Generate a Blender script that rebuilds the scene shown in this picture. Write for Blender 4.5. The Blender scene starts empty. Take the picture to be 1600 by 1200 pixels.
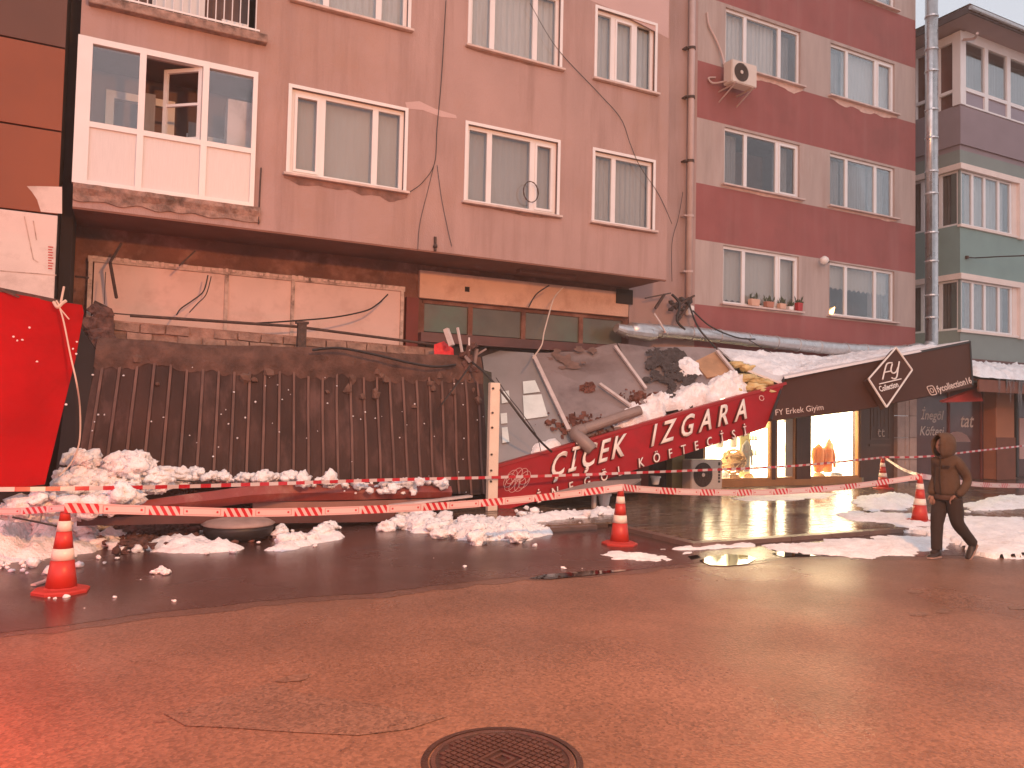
import bpy, bmesh, math, random
import numpy as np
from mathutils import Vector, Matrix, noise
random.seed(7)
rnd = random.uniform
S = bpy.context.scene
C = S.collection

# ---------------------------------------------------------------- camera, world, lights, exposure
YAW, PITCH, ROLL, CAM_H, FPX = 26.9, 2.3, 1.25, 1.65, 1200.0
cam_data = bpy.data.cameras.new('camera')
cam = bpy.data.objects.new('camera', cam_data)
C.objects.link(cam)
CM = Matrix.Rotation(math.radians(-YAW), 3, 'Z') @ Matrix.Rotation(math.radians(90 + PITCH), 3, 'X') @ Matrix.Rotation(math.radians(ROLL), 3, 'Z')
cam.matrix_world = Matrix.Translation((0, 0, CAM_H)) @ CM.to_4x4()
cam_data.sensor_fit = 'HORIZONTAL'
cam_data.sensor_width = 36.0
cam_data.lens = 36.0 * FPX / 1600.0
cam_data.clip_start = 0.05
cam_data.clip_end = 1500
S.camera = cam

world = bpy.data.worlds.new('World')
S.world = world
world.use_nodes = True
wn, wl = world.node_tree.nodes, world.node_tree.links
wn.clear()
w_out = wn.new('ShaderNodeOutputWorld'); w_bg = wn.new('ShaderNodeBackground')
sky = wn.new('ShaderNodeTexSky'); sky.sky_type = 'NISHITA'; sky.sun_disc = False
sky.sun_elevation = math.radians(6); sky.sun_rotation = math.radians(205)
w_mix = wn.new('ShaderNodeMixRGB'); w_mix.inputs['Fac'].default_value = 0.93
w_no = wn.new('ShaderNodeTexNoise'); w_no.inputs['Scale'].default_value = 1.6; w_no.inputs['Detail'].default_value = 4
w_rp = wn.new('ShaderNodeValToRGB')
w_rp.color_ramp.elements[0].position = 0.3; w_rp.color_ramp.elements[0].color = (6.6, 6.95, 7.7, 1)
w_rp.color_ramp.elements[1].position = 0.75; w_rp.color_ramp.elements[1].color = (7.9, 8.2, 8.9, 1)
w_tc = wn.new('ShaderNodeTexCoord')
wl.new(w_tc.outputs['Generated'], w_no.inputs['Vector'])
wl.new(w_no.outputs['Fac'], w_rp.inputs['Fac'])
wl.new(sky.outputs['Color'], w_mix.inputs['Color1']); wl.new(w_rp.outputs['Color'], w_mix.inputs['Color2'])
wl.new(w_mix.outputs['Color'], w_bg.inputs['Color'])
w_bg.inputs['Strength'].default_value = 0.10
wl.new(w_bg.outputs['Background'], w_out.inputs['Surface'])

sun_data = bpy.data.lights.new('sun', 'SUN')
sun_data.energy = 0.9; sun_data.angle = math.radians(60); sun_data.color = (1.0, 0.76, 0.74)
sun = bpy.data.objects.new('sun', sun_data); C.objects.link(sun)
sun.rotation_euler = (math.radians(68), 0, math.radians(-25))

S.view_settings.view_transform = 'Standard'
S.view_settings.look = 'None'
S.view_settings.exposure = 0.08
S.view_settings.gamma = 1.0
S.cycles.volume_bounces = 0
S.render.engine = 'CYCLES'
def lamp_light(name, loc, energy, color, radius):
    d = bpy.data.lights.new(name, 'POINT'); d.energy = energy; d.color = color; d.shadow_soft_size = radius
    o = bpy.data.objects.new(name, d); C.objects.link(o); o.location = loc
    return o
# lamps the photograph shows at work from outside its frame: the sodium street lamp over the road and the red warning beacon at the left
lamp_light('street_lamp_light', (3.4, -.6, 6.2), 4300, (1.0, .42, .15), .25)
lamp_light('warning_beacon_light_rear', (-3.2, 8.0, 2.2), 150, (1.0, .12, .05), .2)
lamp_light('warning_beacon_light', (-1.65, 4.2, .60), 300, (1.0, .03, .015), .10)
S.cycles.use_denoising = True
S.cycles.max_bounces = 6
S.cycles.transparent_max_bounces = 8
S.cycles.sample_clamp_indirect = 6

# ---------------------------------------------------------------- survey helpers: sight line to a real plane
def sight(px, py):
    return CM @ Vector(((px - 800) / FPX, (600 - py) / FPX, -1.0))
def P(px, py, Y):                      # point on the vertical plane at distance Y from the road line
    r = sight(px, py); t = Y / r.y
    return Vector((r.x * t, Y, CAM_H + r.z * t))
def G(px, py, z=0.0):                  # point on level ground
    r = sight(px, py); t = (z - CAM_H) / r.z
    return Vector((r.x * t, r.y * t, z))

# ---------------------------------------------------------------- materials
MATS = {}
def mat(name, col, rough=0.7, var=0.12, scale=4.0, bump=0.0, bscale=60.0, metal=0.0, emit=None, estr=0.0,
        stain=None, stain_amt=0.0, stain_scale=0.8, spec=0.5, rvar=0.0, stretch=None, coat=0.0, streak=None):
    if name in MATS: return MATS[name]
    m = bpy.data.materials.new(name); m.use_nodes = True
    n, l = m.node_tree.nodes, m.node_tree.links
    b = n['Principled BSDF']
    b.inputs['Roughness'].default_value = rough; b.inputs['Metallic'].default_value = metal
    b.inputs['Specular IOR Level'].default_value = spec
    b.inputs['Coat Weight'].default_value = coat
    tc = n.new('ShaderNodeTexCoord')
    vec = tc.outputs['Object']
    if stretch:
        mp = n.new('ShaderNodeMapping'); mp.inputs['Scale'].default_value = stretch
        l.new(vec, mp.inputs['Vector']); vec = mp.outputs['Vector']
    no = n.new('ShaderNodeTexNoise'); no.inputs['Scale'].default_value = scale; no.inputs['Detail'].default_value = 6
    l.new(vec, no.inputs['Vector'])
    rp = n.new('ShaderNodeValToRGB')
    lo = [max(0, c * (1 - var)) for c in col]; hi = [min(1, c * (1 + var)) for c in col]
    rp.color_ramp.elements[0].position = 0.3; rp.color_ramp.elements[0].color = (*lo, 1)
    rp.color_ramp.elements[1].position = 0.7; rp.color_ramp.elements[1].color = (*hi, 1)
    l.new(no.outputs['Fac'], rp.inputs['Fac'])
    colout = rp.outputs['Color']
    if stain:
        n2 = n.new('ShaderNodeTexNoise'); n2.inputs['Scale'].default_value = stain_scale; n2.inputs['Detail'].default_value = 8; n2.inputs['Roughness'].default_value = 0.65
        l.new(vec, n2.inputs['Vector'])
        r2 = n.new('ShaderNodeValToRGB'); r2.color_ramp.elements[0].position = 0.5; r2.color_ramp.elements[1].position = 0.68
        r2.color_ramp.elements[0].color = (0, 0, 0, 1); r2.color_ramp.elements[1].color = (stain_amt,) * 3 + (1,)
        l.new(n2.outputs['Fac'], r2.inputs['Fac'])
        mx = n.new('ShaderNodeMixRGB'); mx.inputs['Color2'].default_value = (*stain, 1)
        l.new(r2.outputs['Color'], mx.inputs['Fac']); l.new(colout, mx.inputs['Color1'])
        colout = mx.outputs['Color']
    if streak:
        ms = n.new('ShaderNodeMapping'); ms.inputs['Scale'].default_value = (3.2, 3.2, .22); l.new(tc.outputs['Object'], ms.inputs['Vector'])
        n4 = n.new('ShaderNodeTexNoise'); n4.inputs['Scale'].default_value = 1.0; n4.inputs['Detail'].default_value = 7; n4.inputs['Roughness'].default_value = .7
        l.new(ms.outputs['Vector'], n4.inputs['Vector'])
        r4 = n.new('ShaderNodeValToRGB'); r4.color_ramp.elements[0].position = .48; r4.color_ramp.elements[1].position = .75
        r4.color_ramp.elements[0].color = (0, 0, 0, 1); r4.color_ramp.elements[1].color = (streak[1],)*3 + (1,)
        l.new(n4.outputs['Fac'], r4.inputs['Fac'])
        m4 = n.new('ShaderNodeMixRGB'); m4.inputs['Color2'].default_value = (*streak[0], 1)
        l.new(r4.outputs['Color'], m4.inputs['Fac']); l.new(colout, m4.inputs['Color1']); colout = m4.outputs['Color']
    l.new(colout, b.inputs['Base Color'])
    if rvar:
        mr = n.new('ShaderNodeMapRange'); mr.inputs['To Min'].default_value = max(0.02, rough - rvar); mr.inputs['To Max'].default_value = min(1, rough + rvar)
        mr.inputs['From Min'].default_value = 0.35; mr.inputs['From Max'].default_value = 0.65
        n3 = n.new('ShaderNodeTexNoise'); n3.inputs['Scale'].default_value = scale * 0.35; n3.inputs['Detail'].default_value = 5
        l.new(vec, n3.inputs['Vector']); l.new(n3.outputs['Fac'], mr.inputs['Value']); l.new(mr.outputs['Result'], b.inputs['Roughness'])
    if bump:
        bn = n.new('ShaderNodeTexNoise'); bn.inputs['Scale'].default_value = bscale; bn.inputs['Detail'].default_value = 5
        l.new(vec, bn.inputs['Vector'])
        bp = n.new('ShaderNodeBump'); bp.inputs['Strength'].default_value = bump; bp.inputs['Distance'].default_value = 0.02
        l.new(bn.outputs['Fac'], bp.inputs['Height']); l.new(bp.outputs['Normal'], b.inputs['Normal'])
    if emit:
        b.inputs['Emission Color'].default_value = (*emit, 1); b.inputs['Emission Strength'].default_value = estr
    MATS[name] = m
    return m

def glass_mat(name, tint=(0.9, 0.92, 0.93), refl=0.5):
    m = bpy.data.materials.new(name); m.use_nodes = True
    n, l = m.node_tree.nodes, m.node_tree.links
    n.clear()
    o = n.new('ShaderNodeOutputMaterial'); mx = n.new('ShaderNodeMixShader')
    t = n.new('ShaderNodeBsdfTransparent'); t.inputs['Color'].default_value = (*tint, 1)
    g = n.new('ShaderNodeBsdfGlossy'); g.inputs['Roughness'].default_value = 0.04; g.inputs['Color'].default_value = (.9, .9, .9, 1)
    lw = n.new('ShaderNodeLayerWeight'); lw.inputs['Blend'].default_value = 0.2
    mr = n.new('ShaderNodeMapRange'); mr.inputs['To Min'].default_value = 0.06; mr.inputs['To Max'].default_value = refl
    l.new(lw.outputs['Fresnel'], mr.inputs['Value']); l.new(mr.outputs['Result'], mx.inputs['Fac'])
    l.new(t.outputs[0], mx.inputs[1]); l.new(g.outputs[0], mx.inputs[2]); l.new(mx.outputs[0], o.inputs['Surface'])
    MATS[name] = m
    return m

M = {}
M['pink'] = mat('pink plaster', (.38, .245, .22), .9, .09, 1.2, .35, 45, stain=(.36, .20, .14), stain_amt=.6, stain_scale=.35, stretch=(1, 1, .7), streak=((.21,.12,.10), .55))
M['pale_pink'] = mat('repaired pale plaster', (.50, .34, .32), .9, .06, 1.2, .2, 45)
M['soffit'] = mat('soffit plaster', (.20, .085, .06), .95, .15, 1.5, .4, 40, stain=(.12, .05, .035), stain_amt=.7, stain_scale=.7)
M['bare_conc'] = mat('chipped concrete', (.29, .18, .145), .95, .45, 7, .9, 25, stain=(.05, .03, .02), stain_amt=.8, stain_scale=3)
M['maroon'] = mat('maroon plaster', (.275, .082, .078), .9, .07, 1.5, .3, 50, stain=(.20, .065, .06), stain_amt=.6, streak=((.33,.16,.15), .35))
M['beige'] = mat('beige plaster', (.41, .315, .285), .9, .08, 1.8, .3, 50, stain=(.34, .22, .19), stain_amt=.6, stretch=(2, 2, .4), streak=((.22,.15,.13), .45))
M['chip'] = mat('exposed pale plaster', (.62, .42, .36), .95, .15, 8, .6, 30)
M['damp_stain'] = mat('damp worn plaster', (.20, .105, .085), .95, .3, 8, .5, 40)
M['pvc'] = mat('white PVC', (.72, .67, .66), .4, .03, 3)
M['pvc_panel'] = mat('white PVC panel', (.62, .56, .55), .45, .05, 6, stretch=(12, 1, .6))
M['sillm'] = mat('pale stone sill', (.55, .42, .38), .7, .15, 6)
M['curtain'] = mat('net curtain', (.44, .38, .34), .9, .10, 3, stretch=(6, 1, .5))
M['curtain_w'] = mat('bright net curtain', (.60, .55, .52), .9, .08, 3, stretch=(6, 1, .5))
M['blind_cream'] = mat('cream roller blind', (.50, .42, .36), .9, .04, 1.5)
M['blind_grey'] = mat('grey roller blind', (.42, .37, .34), .9, .05, 1.5)
M['blind_pale'] = mat('pale curtain', (.52, .50, .49), .9, .07, 2)
M['curtain_g'] = mat('grey drapes', (.24, .21, .20), .9, .12, 3, stretch=(6, 1, .5))
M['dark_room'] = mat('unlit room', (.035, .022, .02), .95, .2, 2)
M['room'] = mat('room wall', (.16, .10, .09), .95, .2, 2)
M['glass'] = glass_mat('window glass', refl=.6)
M['shopglass'] = glass_mat('shop glass', refl=.35)
M['pipe_beige'] = mat('painted downpipe', (.50, .36, .33), .6, .10, 3)
M['galv'] = mat('galvanised duct', (.55, .53, .53), .38, .12, 9, metal=.75, rvar=.12)
M['iron'] = mat('rusty iron', (.06, .03, .022), .7, .5, 14, .4, 60)
M['black_metal'] = mat('black metal', (.02, .016, .015), .5, .2, 6)
M['cable'] = mat('black cable', (.02, .014, .012), .6, .1, 5)
M['rope'] = mat('pale rope', (.55, .42, .34), .8, .1, 5)
M['orange_clad'] = mat('orange cladding', (.22, .048, .012), .6, .08, 1.5)
M['brown_clad'] = mat('brown cladding', (.10, .032, .016), .6, .08, 1.5)
M['bare_clad'] = mat('bare insulation board', (.66, .52, .47), .8, .07, 2, .1, 20, stain=(.35, .24, .2), stain_amt=.6, stain_scale=1.6)
M['gap'] = mat('dark joint and shade', (.02, .012, .01), .95, .2, 2)
M['red_sheet'] = mat('red painted sheet', (.31, .003, .005), .85, .16, 1.8, .35, 3, spec=.08, stain=(.20,.004,.005), stain_amt=.6, stain_scale=1.5)
M['brown_wall'] = mat('dirty brown render', (.16, .062, .04), .95, .28, 1.8, .7, 18, stain=(.30, .15, .11), stain_amt=.8, stain_scale=2.2)
M['signpanel'] = mat('aged sign panel', (.62, .40, .34), .6, .07, 1.3, stain=(.40, .22, .17), stain_amt=.45, stain_scale=2.5)
M['signframe'] = mat('aged sign frame', (.50, .34, .28), .7, .25, 9, .4, 30, stain=(.10, .05, .035), stain_amt=.9, stain_scale=5)
M['beige_sign'] = mat('bare signboard', (.60, .36, .26), .8, .12, 1.6, .2, 20, stain=(.40, .20, .13), stain_amt=.7, stain_scale=1.5)
M['redbrown'] = mat('red brown column', (.15, .02, .012), .7, .15, 2)
M['transom'] = mat('dusty transom glass', (.12, .10, .07), .25, .25, 1.2, stain=(.10, .16, .11), stain_amt=.6)
M['corr'] = mat('weathered corrugated sheet', (.046, .021, .016), .75, .35, 2.2, .3, 25, stain=(.12, .06, .05), stain_amt=.9, stain_scale=1.8, stretch=(1.5, 1, .5), spec=.25)
M['corr_rib'] = mat('worn sheet rib', (.125, .058, .043), .7, .35, 5, .3, 30, stretch=(1, 1, .5))
M['olive'] = mat('olive side sheet', (.06, .05, .03), .6, .2, 2)
M['masonry'] = mat('crumbling mortar', (.30, .17, .13), .95, .35, 5, .9, 22, stain=(.10, .05, .04), stain_amt=.8, stain_scale=3)
M['block'] = mat('pale masonry block', (.29, .17, .13), .95, .35, 6, .8, 25, stain=(.16, .09, .07), stain_amt=.7, stain_scale=4)
M['beam'] = mat('maroon fascia', (.24, .045, .035), .42, .2, 2, .2, 15, stain=(.40, .2, .16), stain_amt=.6, stain_scale=2.5)
M['beam_dark'] = mat('dark fallen beam', (.10, .035, .028), .5, .25, 2, .2, 15)
M['greysheet'] = mat('grey roof sheet', (.235, .18, .17), .40, .13, 1.2, .15, 14, stain=(.13, .09, .085), stain_amt=.75, stain_scale=1.7, rvar=.12)
M['paleglass'] = mat('grey shop glazing', (.27, .245, .24), .18, .12, 1.5)
M['reflpatch'] = mat('pale film on glazing', (.66, .70, .67), .3, .10, 4)
M['batten'] = mat('pale aluminium batten', (.55, .45, .42), .45, .12, 6)
M['pvcpipe'] = mat('grey brown drain pipe', (.24, .17, .15), .45, .15, 5)
M['snow'] = mat('snow', (.90, .86, .86), .8, .06, 9, .9, 34, spec=.2, stain=(.55, .44, .40), stain_amt=.35, stain_scale=3.5)
M['dirt'] = mat('soil and debris', (.11, .05, .04), .95, .5, 12, .8, 40)
M['char'] = mat('charred roofing', (.05, .038, .036), .9, .4, 9, .8, 30)
M['rubble_brown'] = mat('brown rubble', (.13,.055,.042), .95, .5, 14, 1.0, 22)
M['brickred'] = mat('broken brick', (.15, .055, .04), .9, .25, 9, .5, 40)
M['insul'] = mat('yellow insulation', (.62, .46, .22), .9, .15, 5, .7, 20)
M['signred'] = mat('red sign face', (.30, .007, .014), .55, .12, 2.2, .15, 8, spec=.15, stain=(.20,.012,.014), stain_amt=.5, stain_scale=3)
M['signedge'] = mat('red sign edge', (.30, .008, .01), .45, .08, 2)
M['letter'] = mat('raised letter white', (.78, .66, .58), .5, .03, 2)
M['letter_side'] = mat('raised letter return', (.16, .04, .03), .5, .1, 2)
M['print'] = mat('printed pale line', (.62, .36, .32), .6, .05, 2)
M['awning'] = mat('dark brown canopy panel', (.062, .020, .011), .55, .10, 1.5, .06, 10, spec=.15)
M['awning_txt'] = mat('canopy lettering', (.62, .44, .36), .5, .05, 2)
M['icicle'] = glass_mat('ice', (.85, .8, .78), .6)
M['yellowpost'] = mat('cream painted post', (.72, .56, .44), .6, .08, 3, .2, 30)
M['shopwood'] = mat('dark brown shopfront', (.085, .032, .016), .45, .15, 3, stretch=(8, 1, .6))
M['shopwood_l'] = mat('honey shop frame', (.42, .19, .07), .45, .12, 3, stretch=(1, 1, .6))
M['greydoor'] = mat('grey door leaf', (.40, .33, .27), .5, .06, 3)
M['shopwall'] = mat('self-glowing cream wall', (.92, .84, .66), .8, .05, 2, emit=(1.0, .88, .62), estr=4.6)  # emission puts the shop's light into the wall surface itself
M['striplight'] = mat('ceiling light strip', (1, .95, .85), .5, 0, 2, emit=(1.0, .80, .50), estr=45)
M['stone'] = mat('beige stone cladding', (.42, .27, .22), .7, .15, 4, .3, 30)
M['orangecol'] = mat('orange painted column', (.42, .15, .075), .75, .10, 2, .2, 30)
M['darkfront'] = mat('dark red glazing', (.10, .035, .03), .16, .2, 2)
M['redawning'] = mat('red awning cloth', (.45, .03, .02), .7, .08, 2)
M['teal'] = mat('teal plaster', (.20, .29, .275), .88, .07, 1.5, .3, 45)
M['teal_dark'] = mat('grey green plaster', (.20, .23, .215), .88, .07, 1.5, .3, 45)
M['mauve'] = mat('mauve plaster', (.24, .185, .205), .88, .07, 1.5, .3, 45)
M['cream_trim'] = mat('cream trim', (.74, .60, .54), .7, .05, 3)
M['rooftile'] = mat('dark eave board', (.05, .035, .04), .7, .2, 3)
M['ac_white'] = mat('off white appliance casing', (.60, .50, .44), .5, .05, 3)
M['ac_dark'] = mat('fan opening', (.05, .035, .03), .6, .2, 3)
M['white_glow'] = mat('white plastic', (.75, .68, .64), .4, .03, 3)
M['terracotta'] = mat('terracotta pot', (.38, .15, .10), .8, .12, 6)
M['peach'] = mat('peach plastic planter', (.60, .34, .24), .6, .08, 6)
M['redpot'] = mat('red plastic pot', (.38, .02, .025), .5, .08, 4)
M['leaf'] = mat('dark leaves', (.05, .06, .03), .8, .4, 9)
M['cone_red'] = mat('cone orange red', (.46, .026, .013), .42, .06, 5, stain=(.3, .03, .02), stain_amt=.5, stain_scale=6)
M['cone_base'] = mat('cone base red', (.42, .03, .02), .55, .10, 5, .2, 40)
M['cone_white'] = mat('reflective band', (.78, .60, .50), .35, .04, 5)
M['jacket'] = mat('brown olive parka', (.070, .038, .023), .95, .15, 8, .35, 50)
M['trousers'] = mat('dark trousers', (.022, .012, .010), .9, .15, 8, .3, 60)
M['skin'] = mat('face skin', (.22, .11, .08), .6, .06, 8)
M['shoe'] = mat('dark shoe', (.025, .015, .013), .6, .1, 8)
M['shoesole'] = mat('pale shoe sole', (.35, .22, .18), .6, .1, 8)
M['hoodin'] = mat('dark hood lining', (.02, .012, .01), .95, .1, 8)
M['orange_jkt'] = mat('orange padded jacket', (.75, .19, .03), .6, .12, 6, .4, 20)
M['denim'] = mat('grey blue cloth', (.22, .20, .20), .9, .12, 6)
M['whitecloth'] = mat('white cloth', (.85, .78, .66), .9, .05, 6, .3, 20)
M['wicker'] = mat('wicker', (.42, .22, .10), .8, .25, 12, .4, 40)
M['castiron'] = mat('cast iron', (.045, .020, .015), .42, .25, 7, .3, 70, rvar=.1)
M['castiron_hi'] = mat('worn cast iron', (.075, .033, .025), .42, .25, 9, .3, 70)

M['snow'].node_tree.nodes['Bump'].inputs['Distance'].default_value = .03
# road and wet ground
def ground_mat(name, col, rough, speck, stain, stain_amt, rvar, bumpd=.5, specklev=.5):
    m = mat(name, col, rough, .18, 1.1, 0, 1, stain=stain, stain_amt=stain_amt, stain_scale=.5, rvar=rvar, spec=specklev)
    n, l = m.node_tree.nodes, m.node_tree.links
    b = n['Principled BSDF']
    tc = n.new('ShaderNodeTexCoord')
    v = n.new('ShaderNodeTexVoronoi'); v.inputs['Scale'].default_value = 58
    l.new(tc.outputs['Object'], v.inputs['Vector'])
    n2 = n.new('ShaderNodeTexNoise'); n2.inputs['Scale'].default_value = 1.3; n2.inputs['Detail'].default_value = 6
    l.new(tc.outputs['Object'], n2.inputs['Vector'])
    r = n.new('ShaderNodeValToRGB'); r.color_ramp.elements[0].position = .0; r.color_ramp.elements[1].position = 1.0
    r.color_ramp.elements[0].color = (1 - speck,) * 3 + (1,); r.color_ramp.elements[1].color = (1 + speck * 1.3,) * 3 + (1,)
    l.new(v.outputs['Color'], r.inputs['Fac'])
    mx = n.new('ShaderNodeMixRGB'); mx.blend_type = 'MULTIPLY'; mx.inputs['Fac'].default_value = 1
    old = b.inputs['Base Color'].links[0].from_socket
    l.new(old, mx.inputs['Color1']); l.new(r.outputs['Color'], mx.inputs['Color2']); l.new(mx.outputs['Color'], b.inputs['Base Color'])
    bp = n.new('ShaderNodeBump'); bp.inputs['Strength'].default_value = bumpd; bp.inputs['Distance'].default_value = .008
    ad = n.new('ShaderNodeMath'); ad.operation = 'MULTIPLY'
    l.new(v.outputs['Distance'], ad.inputs[0]); l.new(n2.outputs['Fac'], ad.inputs[1])
    l.new(ad.outputs[0], bp.inputs['Height']); l.new(bp.outputs['Normal'], b.inputs['Normal'])
    return m
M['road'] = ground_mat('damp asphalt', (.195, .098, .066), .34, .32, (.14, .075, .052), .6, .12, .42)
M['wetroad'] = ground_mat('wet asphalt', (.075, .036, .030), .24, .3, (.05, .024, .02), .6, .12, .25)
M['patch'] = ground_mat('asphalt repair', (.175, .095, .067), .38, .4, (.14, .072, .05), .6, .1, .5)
M['pavebase'] = ground_mat('wet pavement bed', (.11, .068, .052), .2, .2, (.06, .035, .028), .6, .12, .15)
M['tile'] = mat('wet paving tile', (.17, .11, .075), .16, .3, 2.5, .15, 18, stain=(.08, .05, .035), stain_amt=.7, stain_scale=1.1, rvar=.10)
M['kerb'] = mat('wet kerb stone', (.14, .085, .068), .3, .2, 4, .3, 40)
M['water'] = mat('puddle water', (.012, .008, .007), .02, 0, 2, .02, 9, spec=.9)

# tapes: flat print by UV (u in metres along the tape, v across)
def tape_mat(name, wide):
    m = bpy.data.materials.new(name); m.use_nodes = True
    n, l = m.node_tree.nodes, m.node_tree.links
    b = n['Principled BSDF']; b.inputs['Roughness'].default_value = .35
    uv = n.new('ShaderNodeUVMap'); sp = n.new('ShaderNodeSeparateXYZ'); l.new(uv.outputs['UV'], sp.inputs[0])
    def mth(op, a, c=None):
        q = n.new('ShaderNodeMath'); q.operation = op
        for i, x in enumerate((a, c)):
            if x is None: continue
            if isinstance(x, (int, float)): q.inputs[i].default_value = x
            else: l.new(x, q.inputs[i])
        return q.outputs[0]
    U, V = sp.outputs[0], sp.outputs[1]
    red = None
    if not wide:
        red = mth('LESS_THAN', mth('FRACT', mth('DIVIDE', U, .27)), .5)
    else:
        a = mth('FRACT', mth('DIVIDE', U, .72))
        stripe = mth('LESS_THAN', mth('FRACT', mth('DIVIDE', mth('ADD', U, mth('MULTIPLY', V, .05)), .072)), .5)
        reg = mth('LESS_THAN', a, .40)
        s1 = mth('MULTIPLY', stripe, reg)
        # outlined box in the other region
        inner = mth('MULTIPLY', mth('GREATER_THAN', a, .44), mth('LESS_THAN', a, .96))
        edge = mth('MAXIMUM', mth('GREATER_THAN', mth('ABSOLUTE', mth('SUBTRACT', V, .5)), .30), mth('GREATER_THAN', mth('ABSOLUTE', mth('SUBTRACT', a, .70)), .245))
        far = mth('LESS_THAN', mth('ABSOLUTE', mth('SUBTRACT', V, .5)), .38)
        box = mth('MULTIPLY', mth('MULTIPLY', inner, edge), far)
        dots = mth('MULTIPLY', mth('LESS_THAN', mth('ABSOLUTE', mth('SUBTRACT', mth('ABSOLUTE', mth('SUBTRACT', a, .70)), .21)), .014), mth('LESS_THAN', mth('ABSOLUTE', mth('SUBTRACT', V, .5)), .12))
        border = mth('GREATER_THAN', mth('ABSOLUTE', mth('SUBTRACT', V, .5)), .44)
        red = mth('MAXIMUM', mth('MAXIMUM', s1, mth('MULTIPLY', box, .5)), mth('MAXIMUM', mth('MULTIPLY', dots, 1.0), mth('MULTIPLY', border, .35)))
    mx = n.new('ShaderNodeMixRGB'); mx.inputs['Color1'].default_value = (.60, .46, .43, 1); mx.inputs['Color2'].default_value = (.48, .012, .02, 1)
    l.new(red, mx.inputs['Fac']); l.new(mx.outputs[0], b.inputs['Base Color'])
    MATS[name] = m
    return m
M['tape_thin'] = tape_mat('red and white striped tape print', False)
M['tape_wide'] = tape_mat('warning tape print', True)

# ---------------------------------------------------------------- mesh helpers
def bmn(): return bmesh.new()
def obj(name, bm, m, parent=None, smooth=False, label=None, cat=None, group=None, kind=None):
    me = bpy.data.meshes.new(name)
    bm.normal_update(); bm.to_mesh(me); bm.free()
    for x in (m if isinstance(m, (list, tuple)) else [m]): me.materials.append(x)
    if smooth:
        for p in me.polygons: p.use_smooth = True
    o = bpy.data.objects.new(name, me); C.objects.link(o)
    if parent is not None: attach(o, parent)
    if label: o['label'] = label
    if cat: o['category'] = cat
    if group: o['group'] = group
    if kind: o['kind'] = kind
    return o
def base_of(o):
    v = Vector((0, 0, 0))
    while o is not None:
        if o.type == 'EMPTY': v = o.location.copy(); break
        o = o.parent
    return v
def attach(o, p):
    o.parent = p
    if p.type == 'EMPTY': o.matrix_parent_inverse = Matrix.Translation(-p.location)
def thing(name, label, cat, loc=(0, 0, 0), group=None):
    o = bpy.data.objects.new(name, None); C.objects.link(o)
    o.empty_display_size = .2; o.location = loc
    o['label'] = label; o['category'] = cat
    if group: o['group'] = group
    return o
def box(bm, x0, x1, y0, y1, z0, z1, mi=0):
    v = [bm.verts.new(p) for p in ((x0,y0,z0),(x1,y0,z0),(x1,y1,z0),(x0,y1,z0),(x0,y0,z1),(x1,y0,z1),(x1,y1,z1),(x0,y1,z1))]
    for f in ((0,3,2,1),(4,5,6,7),(0,1,5,4),(1,2,6,5),(2,3,7,6),(3,0,4,7)):
        q = bm.faces.new([v[i] for i in f]); q.material_index = mi
def obox(bm, c, ax, ay, az, mi=0):     # oriented box: centre and three half-axis vectors
    c, ax, ay, az = map(Vector, (c, ax, ay, az))
    v = [bm.verts.new(c + sx*ax + sy*ay + sz*az) for sx, sy, sz in ((-1,-1,-1),(1,-1,-1),(1,1,-1),(-1,1,-1),(-1,-1,1),(1,-1,1),(1,1,1),(-1,1,1))]
    for f in ((0,3,2,1),(4,5,6,7),(0,1,5,4),(1,2,6,5),(2,3,7,6),(3,0,4,7)):
        q = bm.faces.new([v[i] for i in f]); q.material_index = mi
def slab(bm, pts, t, mi=0):            # convex polygon given thickness along its normal (away from the road side)
    pts = [Vector(p) for p in pts]
    nrm = Vector((0, 0, 0))
    for i in range(len(pts)):
        a, b = pts[i], pts[(i+1) % len(pts)]
        nrm += a.cross(b)
    nrm.normalize()
    if nrm.y < 0: nrm = -nrm
    f = [bm.verts.new(p) for p in pts]; k = [bm.verts.new(p + nrm*t) for p in pts]
    n_ = len(pts)
    a = bm.faces.new(f); a.material_index = mi
    b = bm.faces.new(list(reversed(k))); b.material_index = mi
    for i in range(n_):
        q = bm.faces.new((f[(i+1) % n_], f[i], k[i], k[(i+1) % n_])); q.material_index = mi
    bmesh.ops.recalc_face_normals(bm, faces=bm.faces[:])
def bar(bm, a, b, w, d=None, up=(0, 0, 1), mi=0):
    a, b = Vector(a), Vector(b); d = d or w
    ax = (b - a); L = ax.length; ax.normalize()
    s = ax.cross(Vector(up))
    if s.length < 1e-3: s = ax.cross(Vector((0, 1, 0)))
    s.normalize(); u = s.cross(ax)
    obox(bm, (a + b)/2, ax*L/2, s*w/2, u*d/2, mi)
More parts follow.
